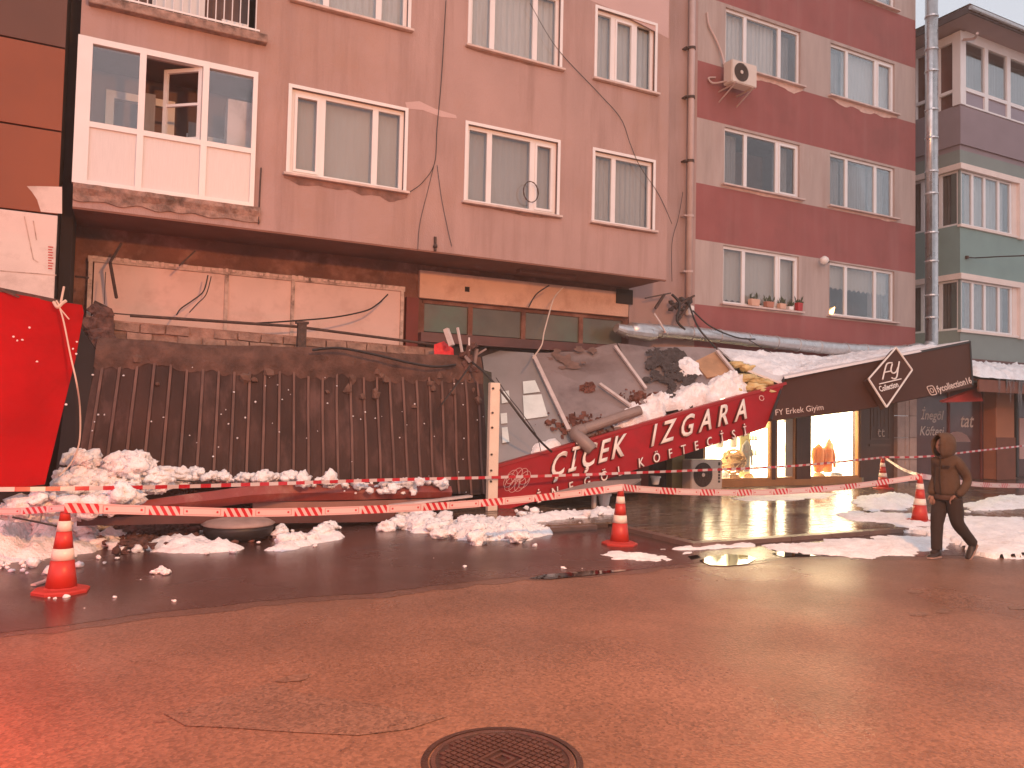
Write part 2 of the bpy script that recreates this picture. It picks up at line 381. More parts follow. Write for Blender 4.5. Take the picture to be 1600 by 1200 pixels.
def tube(bm, pts, r, seg=8, caps=True, mi=0):
    pts = [Vector(p) for p in pts]
    rings = []; ref = None
    for i, p in enumerate(pts):
        t = (pts[min(i+1, len(pts)-1)] - pts[max(i-1, 0)]).normalized()
        if ref is None:
            ref = t.cross(Vector((0, 0, 1)))
            if ref.length < .1: ref = t.cross(Vector((0, 1, 0)))
        ref = (ref - t*ref.dot(t)).normalized(); w = t.cross(ref)
        rr = r[i] if isinstance(r, (list, tuple)) else r
        rings.append([bm.verts.new(p + rr*(math.cos(2*math.pi*k/seg)*ref + math.sin(2*math.pi*k/seg)*w)) for k in range(seg)])
    for i in range(len(rings)-1):
        for k in range(seg):
            f = bm.faces.new((rings[i][k], rings[i][(k+1) % seg], rings[i+1][(k+1) % seg], rings[i+1][k])); f.material_index = mi
    if caps:
        bm.faces.new(list(reversed(rings[0]))).material_index = mi; bm.faces.new(rings[-1]).material_index = mi
def lathe(bm, prof, c=(0, 0, 0), seg=20, mi=0, caps=True):
    c = Vector(c); rings = []
    for r, z in prof:
        rings.append([bm.verts.new(c + Vector((r*math.cos(2*math.pi*k/seg), r*math.sin(2*math.pi*k/seg), z))) for k in range(seg)])
    for i in range(len(rings)-1):
        for k in range(seg):
            f = bm.faces.new((rings[i][k], rings[i][(k+1) % seg], rings[i+1][(k+1) % seg], rings[i+1][k])); f.material_index = mi
    if caps:
        bm.faces.new(list(reversed(rings[0]))).material_index = mi; bm.faces.new(rings[-1]).material_index = mi
def spline(pts, n=8):
    pts = [Vector(p) for p in pts]; out = []
    for i in range(len(pts)-1):
        p0, p1, p2, p3 = pts[max(i-1, 0)], pts[i], pts[i+1], pts[min(i+2, len(pts)-1)]
        for k in range(n):
            t = k/n
            out.append(.5*((2*p1) + (p2-p0)*t + (2*p0-5*p1+4*p2-p3)*t*t + (3*p1-p0-3*p2+p3)*t**3))
    out.append(pts[-1]); return out
def bevel_all(bm, w, seg=1):
    bmesh.ops.bevel(bm, geom=bm.edges[:], offset=w, segments=seg, affect='EDGES', clamp_overlap=True)
def chunk(bm, c, r, sub=2, rough=.35, flat=.8, seed=None, mi=0):
    c = Vector(c); o = Vector((rnd(0, 99), rnd(0, 99), rnd(0, 99)))
    res = bmesh.ops.create_icosphere(bm, subdivisions=sub, radius=1)
    sx, sy, sz = rnd(.8, 1.3), rnd(.8, 1.2), flat*rnd(.75, 1.15)
    for v in res['verts']:
        d = 1 + rough*(noise.noise(v.co*1.3 + o)*1.2 + noise.noise(v.co*2.9 + o)*.9 + (noise.noise(v.co*6.5 + o)*.55 if sub > 1 else 0))
        v.co = c + Vector((v.co.x*sx*d*r, v.co.y*sy*d*r, v.co.z*sz*d*r))
        for f in v.link_faces: f.material_index = mi
def wall_holes(bm, x0, x1, z0, z1, Y, holes, d=.18, bands=None, axis='x', fixed=0.0):
    # a wall in the plane y=Y (axis x) or x=Y (axis y), with reveals; bands: [(z_top, material index)...] rising
    xs = sorted({x0, x1, *[h[0] for h in holes], *[h[1] for h in holes]})
    zs = {z0, z1, *[h[2] for h in holes], *[h[3] for h in holes]}
    if bands: zs |= {b[0] for b in bands if z0 < b[0] < z1}
    zs = sorted(zs)
    def pt(u, v, z): return (u, v, z) if axis == 'x' else (v, u, z)
    def bi(z):
        if not bands: return 0
        for t, i in bands:
            if z < t: return i
        return bands[-1][1]
    for i in range(len(xs)-1):
        for j in range(len(zs)-1):
            mx_, mz = (xs[i]+xs[i+1])/2, (zs[j]+zs[j+1])/2
            if any(h[0] < mx_ < h[1] and h[2] < mz < h[3] for h in holes): continue
            f = bm.faces.new([bm.verts.new(pt(*q)) for q in ((xs[i], Y, zs[j]), (xs[i+1], Y, zs[j]), (xs[i+1], Y, zs[j+1]), (xs[i], Y, zs[j+1]))])
            f.material_index = bi(mz)
    for a, b, c, e in holes:
        for q in (((a,Y,c),(a,Y,e),(a,Y+d,e),(a,Y+d,c)), ((b,Y,e),(b,Y,c),(b,Y+d,c),(b,Y+d,e)), ((a,Y,c),(b,Y,c),(b,Y+d,c),(a,Y+d,c)), ((a,Y,e),(b,Y,e),(b,Y+d,e),(a,Y+d,e))):
            f = bm.faces.new([bm.verts.new(pt(*p)) for p in q]); f.material_index = bi((c+e)/2)
def pleats(bm, x0, x1, z0, z1, Y, amp=.02, per=.12, scallop=0):
    n_ = max(8, int((x1-x0)/.03)); ph = rnd(0, 9)
    top = []; bot = []
    for i in range(n_+1):
        x = x0 + (x1-x0)*i/n_
        y = Y + amp*math.sin(2*math.pi*x/per + ph) + amp*.5*math.sin(2*math.pi*x/(per*2.7))
        zb = z0 + (scallop*abs(math.sin(math.pi*x/.18)) if scallop else 0)
        top.append(bm.verts.new((x, y, z1))); bot.append(bm.verts.new((x, y, zb)))
    for i in range(n_): bm.faces.new((bot[i], bot[i+1], top[i+1], top[i]))

def window(parent, x0, x1, z0, z1, Y, splits, curtain='curtain', trim=.055, sill=True, inset=.07, cur=(0, 1, 0, 1), chip=0, sash=None, frame_m='pvc', sill_out=.09, pleat=.012, trans=None, chipm='chip'):
    """a PVC window set in an opening; splits = fractions of the mullions. frame is the part, panes, sill, curtain sub-parts"""
    fw = .065; yf = Y + inset
    bm = bmn()
    # pieces butt end to end: jambs full height, rails between them
    box(bm, x0, x0+fw, yf, yf+.06, z0, z1); box(bm, x1-fw, x1, yf, yf+.06, z0, z1)
    box(bm, x0+fw, x1-fw, yf, yf+.06, z0, z0+fw); box(bm, x0+fw, x1-fw, yf, yf+.06, z1-fw, z1)
    W = x1-x0; ms = [x0 + W*s for s in splits]
    for mx_ in ms: box(bm, mx_-.05, mx_+.05, yf, yf+.06, z0+fw, z1-fw)
    edges = [x0+fw] + sum([[m_-.05, m_+.05] for m_ in ms], []) + [x1-fw]
    pans = [(edges[i], edges[i+1]) for i in range(0, len(edges), 2)]
    if sash is not None:               # opening sash: an inner second frame, proud of the main one
        a, b = pans[sash]; s = .045
        box(bm, a, a+s, yf-.018, yf+.05, z0+fw, z1-fw); box(bm, b-s, b, yf-.018, yf+.05, z0+fw, z1-fw)
        box(bm, a+s, b-s, yf-.018, yf+.05, z0+fw, z0+fw+s); box(bm, a+s, b-s, yf-.018, yf+.05, z1-fw-s, z1-fw)
    if trans:
        for i_, (a, b) in enumerate(pans): box(bm, a, b, yf+.003, yf+.057, z0 + (z1-z0)*trans-.025, z0 + (z1-z0)*trans+.025)
    if trim:                           # moulded surround on the wall face
        t = trim
        box(bm, x0-t, x0, Y-.022, Y+.03, z0, z1+t); box(bm, x1, x1+t, Y-.022, Y+.03, z0, z1+t)
        box(bm, x0, x1, Y-.022, Y+.03, z1, z1+t)
    w = obj('window', bm, M[frame_m], parent)
    for a, b in pans:
        g = bmn(); box(g, a, b, yf+.025, yf+.032, z0+fw, z1-fw); obj('pane', g, M['glass'], w)
    if sill:
        s = bmn(); box(s, x0-.10, x1+.10, Y-sill_out, Y+inset, z0-.045, z0-.003); bevel_all(s, .006)
        obj('sill', s, M['sillm'], w)
    if curtain:
        c = bmn(); cx0, cx1, cz0, cz1 = cur
        pleats(c, x0+W*cx0, x0+W*cx1, z0+(z1-z0)*cz0, z0+(z1-z0)*cz1, Y+.26, pleat, .13, scallop=.07 if cz0 > .05 else 0)
        obj('curtain', c, M[curtain], w)
    r = bmn()                          # the room behind
    for q in (((x0-.02,Y+.18,z0),(x0-.3,Y+1.6,z0-.2),(x0-.3,Y+1.6,z1+.2),(x0-.02,Y+.18,z1)), ((x1+.02,Y+.18,z0),(x1+.3,Y+1.6,z0-.2),(x1+.3,Y+1.6,z1+.2),(x1+.02,Y+.18,z1)),
              ((x0-.3,Y+1.6,z0-.2),(x1+.3,Y+1.6,z0-.2),(x1+.3,Y+1.6,z1+.2),(x0-.3,Y+1.6,z1+.2)), ((x0-.02,Y+.18,z0),(x1+.02,Y+.18,z0),(x1+.3,Y+1.6,z0-.2),(x0-.3,Y+1.6,z0-.2)),
              ((x0-.02,Y+.18,z1),(x1+.02,Y+.18,z1),(x1+.3,Y+1.6,z1+.2),(x0-.3,Y+1.6,z1+.2))):
        r.faces.new([r.verts.new(p) for p in q])
    obj('room', r, M['room'], w)
    if chip:
        k = bmn(); n_ = 26; top = []; bot = []
        for i in range(n_+1):
            x = x0-.08 + (W+.16)*i/n_
            d_ = chip*(.35 + .9*abs(noise.noise(Vector((x*1.1, z0, 3)))) + .25*noise.noise(Vector((x*5, z0, 1))))*min(1, 6*min(i, n_-i)/n_+.25)
            top.append(k.verts.new((x, Y-.008, z0-.045))); bot.append(k.verts.new((x, Y-.006, z0-.05-max(.01, d_))))
        for i in range(n_): k.faces.new((bot[i], bot[i+1], top[i+1], top[i]))
        obj('chipped_plaster', k, M[chipm], w)
    return w

def text_bm(s, size, shear=0.0, extrude=.0, space=1.0, bold=0.0):
    cu = bpy.data.curves.new('t', 'FONT'); cu.body = s; cu.size = size; cu.shear = shear; cu.extrude = extrude
    cu.space_character = space; cu.offset = bold; cu.resolution_u = 3
    o = bpy.data.objects.new('t', cu); C.objects.link(o)
    bpy.context.view_layer.update()
    me = bpy.data.meshes.new_from_object(o.evaluated_get(bpy.context.evaluated_depsgraph_get()))
    bpy.data.objects.remove(o); bpy.data.curves.remove(cu)
    bm = bmn(); bm.from_mesh(me); bpy.data.meshes.remove(me)
    return bm
def place_text(bm, origin, ex, ey, en):   # map local x,y,z on to a sign face
    for v in bm.verts:
        v.co = origin + ex*v.co.x + ey*v.co.y + en*v.co.z
    return bm
def bb(bm):
    xs = [v.co.x for v in bm.verts]; ys = [v.co.y for v in bm.verts]
    return min(xs), max(xs), min(ys), max(ys)

# ================================================================ THE SETTING: GROUND
PZ = 0.06                              # pavement height
def sheet(name, poly, z, m, **k):
    bm = bmn(); bm.faces.new([bm.verts.new((p[0], p[1], z)) for p in poly])
    bmesh.ops.recalc_face_normals(bm, faces=bm.faces[:])
    for f in bm.faces:
        if f.normal.z < 0: f.normal_flip()
    return obj(name, bm, m, kind='structure', **k)
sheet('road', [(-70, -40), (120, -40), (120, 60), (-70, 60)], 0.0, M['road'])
HAZE = 0.002
hz = bmn(); box(hz, -75, 125, -45, 65, -1, 19)
hm = bpy.data.materials.new('thin evening haze'); hm.use_nodes = True; hm.node_tree.nodes.clear()
ho_ = hm.node_tree.nodes.new('ShaderNodeOutputMaterial'); hv = hm.node_tree.nodes.new('ShaderNodeVolumePrincipled')
hv.inputs['Density'].default_value = HAZE; hv.inputs['Color'].default_value = (.95, .93, .93, 1)
hm.node_tree.links.new(hv.outputs['Volume'], ho_.inputs['Volume'])
obj('haze', hz, hm, kind='stuff')
edge_pts = [(-30, 6.2), (-8, 6.45), (-3, 6.55), (-.7, 6.63), (.3, 6.82), (1.1, 6.92), (2.2, 6.85), (3.3, 7.0), (4.34, 6.97), (5.2, 6.86), (6.0, 6.95), (6.6, 6.75), (7.4, 6.85), (8.6, 6.35), (9.6, 6.1), (11, 6.25), (14, 6.3), (20, 6.6), (60, 7)]
ep = []
for i in range(len(edge_pts)-1):
    (a, b), (c, d) = edge_pts[i], edge_pts[i+1]
    k = max(1, int((c-a)/.15)) if c < 20 else 1
    for j in range(k):
        x = a + (c-a)*j/k
        ep.append((x, b + (d-b)*j/k + .05*noise.noise(Vector((x*2.1, 0, 0))) + .03*noise.noise(Vector((x*7, 5, 0)))))
ep.append(edge_pts[-1])
bm = bmn()
vv = [(bm.verts.new((x, y, .004)), bm.verts.new((x, 16, .004))) for x, y in ep]
for i in range(len(vv)-1): bm.faces.new((vv[i][0], vv[i+1][0], vv[i+1][1], vv[i][1]))
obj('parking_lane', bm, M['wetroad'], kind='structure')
M['damp'] = ground_mat('damp asphalt margin', (.125, .066, .050), .30, .3, (.085, .042, .033), .7, .12, .35)
bm = bmn(); pr = None
for x, y in ep:
    w_ = .16 + .22*noise.noise(Vector((x*.8, 2, 1))) + .10*noise.noise(Vector((x*4, 2, 1)))
    q = (bm.verts.new((x, y - max(.0, w_)-.02, .002)), bm.verts.new((x, y + .3, .002)))
    if pr: bm.faces.new((pr[0], q[0], q[1], pr[1]))
    pr = q
obj('damp_margin', bm, M['damp'], kind='structure')
# repair patches, cracks and tyre-worn seams in the near asphalt
def blob_poly(c, rx, ry, ang=0, n=26, amp=.22, seed=0):
    o = []
    for i in range(n):
        t = 2*math.pi*i/n; r = 1 + amp*noise.noise(Vector((math.cos(t)*1.3, math.sin(t)*1.3, seed)))*2
        x, y = rx*r*math.cos(t), ry*r*math.sin(t)
        o.append((c[0]+x*math.cos(ang)-y*math.sin(ang), c[1]+x*math.sin(ang)+y*math.cos(ang)))
    return o
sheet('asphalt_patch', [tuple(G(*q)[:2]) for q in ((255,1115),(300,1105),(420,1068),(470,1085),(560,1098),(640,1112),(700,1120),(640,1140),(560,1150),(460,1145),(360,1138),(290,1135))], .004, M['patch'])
for a, b in (((60,1003),(330,1056)),((80,1180),(300,1112)),((520,1180),(640,1120)),((420,1076),(640,1112)),((900,1150),(1060,1200))):
    A, B = G(*a), G(*b); bm = bmn(); n_ = 60; pr = None
    for i in range(n_+1):
        p = A.lerp(B, i/n_) + Vector((0, .07*noise.noise(Vector((i*.16, a[0], 0))) + .025*noise.noise(Vector((i*.7, a[0], 4))), .008))
        w = max(.0, -.002 + .022*abs(noise.noise(Vector((i*.6, 3, a[1])))))
        q = (bm.verts.new(p - Vector((0, w, 0))), bm.verts.new(p + Vector((0, w, 0))))
        if pr and noise.noise(Vector((i*.21, a[0], 9))) > -.22: bm.faces.new((pr[0], q[0], q[1], pr[1]))
        pr = q
    obj('asphalt_crack', bm, mat('tar seam', (.16, .083, .057), .55, .2, 3), kind='structure')
for c in ((1430,925),(1115*1.0+320,960),(1475,955),(1590,950),(460,1060),(900,898)):
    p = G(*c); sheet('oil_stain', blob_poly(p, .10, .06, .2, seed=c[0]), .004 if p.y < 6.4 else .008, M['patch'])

# pavement: two steps of the kerb line, bay for cars on the left
KL, KR, KX = 9.5, 7.72, 6.55
bm = bmn()
box(bm, 4.7, KX, KL+.14, 17, -.2, PZ-.012); box(bm, KX+.14, 90, KR+.14, 17, -.2, PZ-.010)
obj('pavement', bm, M['pavebase'], kind='structure')
pav = bpy.data.objects['pavement']
bm = bmn()
x = 4.7
while x < KX-.4:
    box(bm, x, x+.78, KL, KL+.14, -.1, PZ+rnd(0, .006)); x += .79
y = KR
while y < KL-.1:
    box(bm, KX, KX+.14, y, y+.86, -.1, PZ+rnd(0, .006)); y += .87
x = KX+.15
while x < 34:
    box(bm, x, x+.78, KR, KR+.14, -.1, PZ+rnd(0, .006)); x += .79
obj('kerb', bm, M['kerb'], kind='structure')
# pavers
tw, tl = .125, .25
tm = bmn(); box(tm, 0, tl-.008, 0, tw-.008, -.03, 0); bevel_all(tm, .003)
tme = bpy.data.meshes.new('tile'); tm.to_mesh(tme); tm.free(); tme.materials.append(M['tile'])
cells = []
for r in range(int((12.9-KR)/tw)):
    y = KR+.15 + r*tw
    xs = KX+.15 if y < KL+.14 else 4.75
    x = xs + (tl/2 if r % 2 else 0)
    while x < 17:
        cells.append((x, y)); x += tl
def in_view(c):
    v = CM.transposed() @ Vector((c[0], c[1], PZ-CAM_H)); return abs(v.x/-v.z) < .68
cells = [c for c in cells if in_view(c)]
near = sorted([c for c in cells if c[0] > KX and not (c[0] > 8.8 and c[1] < 8.3)], key=lambda c: c[0]**2 + c[1]**2)[:290]
ns = set(near)
for c in near:
    o = bpy.data.objects.new('tile', tme); C.objects.link(o); o.parent = pav
    o.location = (c[0], c[1], PZ + rnd(-.003, .002)); o.rotation_euler = (rnd(-.006, .006), rnd(-.006, .006), 0)
bm = bmn()
for c in cells:
    if c in ns: continue
    z = PZ + rnd(-.003, .002)
    box(bm, c[0], c[0]+tl-.008, c[1], c[1]+tw-.008, -.02, z)
obj('far_tiles', bm, M['tile'], pav, kind='stuff')

# puddles on the road, flat water
for i, (poly) in enumerate(([(1092,877),(1108,870),(1140,867),(1170,869),(1182,874),(1168,882),(1140,885),(1110,884)],
                           [(1205,866),(1240,859),(1290,857),(1318,861),(1300,868),(1262,870),(1225,871)],
                           [(1075,870),(1090,868),(1095,872),(1080,875)],
                           [(825,905),(850,899),(920,893),(990,891),(930,899),(860,906)])):
    sheet('puddle', [tuple(G(*q)[:2]) for q in poly], .009, M['water'])

# ================================================================ MAIN PINK BUILDING
BY, GY = 12.7, 14.0                    # overhanging front / ground-floor wall
bx0, bx1, bz0 = -.74, 9.98, 4.52
pb = thing('apartment_building', 'pink plaster apartment building with overhanging upper floors and a glazed white balcony', 'building', (4.6, 13, 0))
rows = [5.50, 8.38, 11.26, 14.1]
wins = [(2.29, 4.23, (.27, .74), 0), (5.43, 7.32, (.25, .73), 2), (8.17, 9.60, (.35,), None)]
holes = []
for r, z in enumerate(rows[:3]):
    for w in wins: holes.append((w[0], w[1], z, z+1.42))
balc = (-.66, 1.74, 4.86, 6.98)
holes.append(balc); holes.append((-.5, 1.70, 7.62, 10.1))
bm = bmn(); wall_holes(bm, bx0, bx1, bz0, 13.6, BY, holes, .2)
# side faces of the overhanging block
for X in (bx0, bx1):
    bm.faces.new([bm.verts.new(p) for p in ((X, BY, bz0), (X, 20, bz0), (X, 20, 13.6), (X, BY, 13.6))])
obj('front_wall', bm, M['pink'], pb)
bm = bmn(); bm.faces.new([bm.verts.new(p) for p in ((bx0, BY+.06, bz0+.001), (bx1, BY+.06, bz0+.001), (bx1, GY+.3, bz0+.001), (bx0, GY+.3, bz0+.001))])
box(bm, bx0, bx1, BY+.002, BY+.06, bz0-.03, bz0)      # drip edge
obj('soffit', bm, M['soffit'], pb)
# repaired pale plaster, upper right, and drips
k = bmn(); k.faces.new([k.verts.new((x_, BY-.004, z_)) for x_, z_ in ((7.6, 9.95), (8.6, 9.86), (9.95, 9.62), (9.95, 13.5), (7.5, 13.5))])
obj('plaster_repair', k, M['pale_pink'], pb)
k = bmn()
q = [P(633,160,BY), P(655,158,BY), P(680,170,BY), P(712,180,BY), P(714,185,BY), P(690,183,BY), P(660,172,BY), P(636,170,BY)]
k.faces.new([k.verts.new((p.x, BY-.004, p.z)) for p in q]); obj('plaster_repair', k, M['pale_pink'], pb)
for wi, w in enumerate(wins):
    for r, z in enumerate(rows[:3]):
        cur = ['blind_cream', 'blind_grey', 'curtain'][wi] if r == 0 else ['curtain_w', 'curtain_w', 'blind_pale'][wi]
        sp = w[2]
        if r > 0 and wi == 2: sp = (.30, .68)
        window(pb, w[0], w[1], z, z+1.42, BY, sp, cur, sash=(w[3] if r == 0 else (1 if wi == 2 else None)), pleat=(.003, .004, .014)[wi] if r == 0 else .012, chip=(.24, .05, .03)[wi] if r == 0 else (.03, .05, .03)[wi], chipm='damp_stain')
# glazed balcony
X0, X1, Z0, Z1 = balc
bal = bmn(); yb = BY-.06
mull = [P(224,90,BY).x, P(322,115,BY).x]; rz = P(138,195,BY).z
box(bal, X0-.10, X0+.09, yb, yb+.12, Z0, Z1+.05)
box(bal, X1-.06, X1+.01, yb, yb+.12, Z0, Z1+.05)
e = [X0+.09, mull[0]-.045, mull[0]+.045, mull[1]-.045, mull[1]+.045, X1-.06]
for m_ in mull: box(bal, m_-.045, m_+.045, yb, yb+.12, Z0, Z1+.05)
for i in (0, 2, 4):
    box(bal, e[i], e[i+1], yb+.004, yb+.116, rz-.04, rz+.04); box(bal, e[i], e[i+1], yb+.004, yb+.116, Z1-.04, Z1+.05); box(bal, e[i], e[i+1], yb+.004, yb+.116, Z0, Z0+.06)
bal_o = obj('balcony_enclosure', bal, M['pvc'], pb, label='white PVC balcony enclosure with three lower panels')
for i in (0, 2, 4):
    g = bmn(); box(g, e[i], e[i+1], yb+.04, yb+.06, Z0+.06, rz-.04); obj('infill_panel', g, M['pvc_panel'], bal_o)
    if i != 2:
        g = bmn(); box(g, e[i], e[i+1], yb+.05, yb+.056, rz+.04, Z1-.04); obj('pane', g, M['glass'], bal_o)
    else:                               # left half fixed open, right half an open casement swung inwards
        pass
g = bmn(); hx = e[3]; ang = math.radians(38); L = .66
d_ = Vector((-math.cos(ang), math.sin(ang), 0)); u = Vector((0, 0, 1)); nn = Vector((math.sin(ang), math.cos(ang), 0))
o_ = Vector((hx, yb+.06, 0))
for a, b in (((.03), None), ((L-.03), None)):
    obox(g, o_ + d_*a + u*((rz+.04+Z1-.04)/2), d_*.03, nn*.025, u*((Z1-rz-.08)/2))
for zc in (rz+.07, Z1-.07): obox(g, o_ + d_*L/2 + u*zc, d_*(L/2-.06), nn*.024, u*.03)
obox(g, o_ + d_*L/2 + u*(rz+.62), d_*(L/2-.06), nn*.02, u*.02)
cas = obj('casement', g, M['pvc'], bal_o, label='white casement standing open inwards')
# inside the balcony: back wall with door and window frames, wardrobe
g = bmn(); box(g, X0-.05, X1+.05, 13.95, 14.05, Z0-.1, Z1+.4); box(g, X0-.05, X1+.05, BY+.1, 14, Z1+.08, Z1+.12); box(g, X0-.07, X0-.03, BY+.1, 14, Z0, Z1+.1); box(g, X1+.02, X1+.06, BY+.1, 14, Z0, Z1+.1)
box(g, X0-.03, X1+.02, BY+.1, 13.95, Z0-.05, Z0)
obj('balcony_room', g, M['room'], bal_o)
g = bmn()
for a, b in ((-.35, .55),):
    box(g, a-.06, a+.06, 13.86, 13.94, 4.9, 6.75); box(g, b-.06, b+.06, 13.86, 13.94, 4.9, 6.75); box(g, a+.06, b-.06, 13.86, 13.94, 6.63, 6.75); box(g, a+.06, b-.06, 13.86, 13.94, 6.05, 6.15)
box(g, .80, 1.95, 13.86, 13.94, 6.16, 6.26); box(g, 1.15, 1.23, 13.86, 13.94, 5.2, 6.16)
obj('inner_door_frame', g, M['pvc'], bal_o)
g = bmn(); box(g, 1.35, 1.74, 13.0, 13.4, 4.9, 6.65); obj('cupboard', g, M['bare_clad'], bal_o)
g = bmn(); box(g, 0.1, .3, 13.3, 13.36, 5.2, 6.6); box(g, .8, 1.1, 13.4, 13.46, 5.2, 6.3); obj('hanging_cloth', g, M['curtain_g'], bal_o)
# balcony slab edge, broken concrete
g = bmn(); n_ = 60
for j in range(3):
    pass
ring = []
for i in range(n_+1):
    x = bx0 + .0 + (1.86 - bx0)*i/n_
    a = Vector((x, 0, 0))
    prof = [(BY-.07 + .03*noise.noise(a*6), Z0-.002), (BY-.07 + .05*noise.noise(a*7 + Vector((0, 5, 0))), Z0-.07), (BY-.03 + .05*noise.noise(a*5 + Vector((3, 5, 0))), Z0-.15 + .03*noise.noise(a*8)), (BY-.03, Z0-.24 + .05*noise.noise(a*4)), (BY+.3, Z0-.26)]
    ring.append([g.verts.new((x, y_, z_)) for y_, z_ in prof])
for i in range(n_):
    for j in range(4): g.faces.new((ring[i][j], ring[i][j+1], ring[i+1][j+1], ring[i+1][j]))
obj('slab_edge', g, M['bare_conc'], pb)
# upper balcony: slab edge and white bar railing
rail = bmn(); rx0, rx1, rzb = -.3, 1.74, 7.66
box(rail, rx0, rx1, BY-.12, BY-.08, rzb, rzb+.03); box(rail, rx0, rx1, BY-.12, BY-.08, rzb+.9, rzb+.93)
ro = obj('railing', rail, M['pvc'], pb)
for i in range(17):
    g = bmn(); x = rx0 + .06 + i*.12; tube(g, [(x, BY-.10, rzb-.04), (x, BY-.10, rzb+.9)], .009, 6); obj('rail_bar', g, M['pvc'], ro)
g = bmn(); box(g, rx0-.35, rx1+.12, BY-.14, BY+1.2, rzb-.16, rzb-.02); bevel_all(g, .01); obj('balcony_slab', g, M['bare_conc'], pb)
g = bmn(); box(g, rx0-.2, rx1, BY+1.2, BY+1.25, rzb, 10.2); obj('balcony_back_wall', g, M['room'], pb)
g = bmn(); box(g, .2, 1.0, BY+1.0, BY+1.1, rzb, 9.8); box(g, 1.2, 1.6, BY+.2, BY+.6, rzb, rzb+.22); obj('balcony_door_panel', g, M['pvc'], pb)
# ground floor wall behind everything
bm = bmn()
wall_holes(bm, bx0-.2, 5.02, -.1, 4.6, GY, [], .2); obj('ground_wall', bm, M['brown_wall'], pb)
bm = bmn(); wall_holes(bm, 5.02, 9.98, -.1, 4.6, GY+.02, [(5.14, 9.86, 3.22, 3.84)], .2); obj('ground_wall', bm, M['brown_wall'], pb)
# recessed pink wall between bay and striped building
bm = bmn(); wall_holes(bm, 9.98, 11.84, -.1, 14, GY, [], .2); obj('recessed_wall', bm, M['pink'], pb)
# back / roof closing
bm = bmn(); box(bm, bx0, bx1, BY+2.6, BY+2.7, 0, 13.6); obj('back_wall', bm, M['dark_room'], pb)
# long aged sign panel of three boards
sp = bmn(); zt, zb_ = 3.96, 2.9
xs_ = [-.5, P(353,480,13.85).x, P(457,480,13.85).x, 4.66]
box(sp, xs_[0]-.06, xs_[-1]+.05, GY-.16, GY-.10, zt-.02, zt+.07)
for x in (xs_[0]-.02, xs_[1], xs_[2], xs_[3]): box(sp, x-.03, x+.03, GY-.158, GY-.10, zb_-.3, zt-.02)
so = obj('signboard_frame', sp, M['signframe'], pb)
for i in range(3):
    g = bmn(); box(g, xs_[i]+.03, xs_[i+1]-.03, GY-.125, GY-.11, zb_-.35, zt-.02); obj('sign_panel', g, M['signpanel'], so)
g = bmn()
for i in range(46):                     # flaking upper edge
    x = xs_[0] + 5.1*i/46; box(g, x, x+rnd(.03, .09), GY-.175, GY-.162, zt+.03-rnd(0, .03), zt+.05+rnd(0, .03))
obj('flaking_strip', g, M['chip'], so, kind='stuff')
g = bmn(); box(g, 4.76, 5.0, GY-.12, GY-.005, 2.2, 3.85); obj('column', g, M['redbrown'], pb)
g = bmn(); box(g, 5.02, 9.9, GY-.10, GY-.003, 3.86, 4.40); bevel_all(g, .008); bs = obj('bare_signboard', g, M['beige_sign'], pb)
g = bmn(); h_ = P(730,452,GY-.1); box(g, h_.x-.05, h_.x+.05, GY-.104, GY-.10, h_.z-.05, h_.z+.05); obj('socket_hole', g, M['gap'], bs)
g = bmn(); box(g, 9.55, 9.98, GY-.14, GY-.11, 4.14, 4.46); obj('dark_vent', g, M['gap'], bs)
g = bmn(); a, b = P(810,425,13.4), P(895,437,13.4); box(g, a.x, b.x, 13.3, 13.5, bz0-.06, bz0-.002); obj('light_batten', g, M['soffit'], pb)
tx = [5.12, 6.15, 7.35, 8.75, 9.88]
for i in range(4):
    g = bmn(); box(g, tx[i]+.05, tx[i+1]-.05, GY+.06, GY+.07, 3.24, 3.82); obj('transom_pane', g, M['transom'], pb)
g = bmn(); box(g, 5.12, 9.88, GY+.02, GY+.10, 3.78, 3.84)
for x in tx: box(g, x-.05, x+.05, GY+.022, GY+.10, 3.2, 3.78)
obj('transom_frame', g, M['brown_wall'], pb)
g = bmn(); box(g, 5.0, 11.7, GY-.3, GY-.05, 3.0, 3.18); obj('lintel_beam', g, M['beam_dark'], pb)

# ================================================================ STRIPED BUILDING
sx0, sx1 = 11.84, 19.72
sb = thing('striped_apartment_building', 'maroon and beige striped apartment building with six white windows above the shop', 'building', (15.8, 14.2, 0))
bands = [(4.33, 0), (5.86, 1), (7.2, 0), (8.76, 1), (10.13, 0), (11.72, 1), (13.1, 0), (15, 1)]
cols = [(12.69, 15.2), (16.3, 18.84)]
srows = [(4.42, 5.82), (7.30, 8.70), (10.22, 11.64), (13.16, 14.5)]
holes = [(a, b, c, d) for a, b in cols for c, d in srows]
bm = bmn(); wall_holes(bm, sx0, sx1, 3.3, 14.8, GY, holes, .18, bands)
for X in (sx0, sx1):
    for j, (zt_, mi) in enumerate(bands):
        zb = 3.3 if j == 0 else bands[j-1][0]
        f = bm.faces.new([bm.verts.new(p) for p in ((X, GY, zb), (X, 22, zb), (X, 22, zt_), (X, GY, zt_))]); f.material_index = mi
obj('front_wall', bm, [M['maroon'], M['beige']], sb)
bm = bmn(); box(bm, sx0, sx1, 17.0, 17.1, 0, 14.8); obj('back_wall', bm, M['dark_room'], sb)
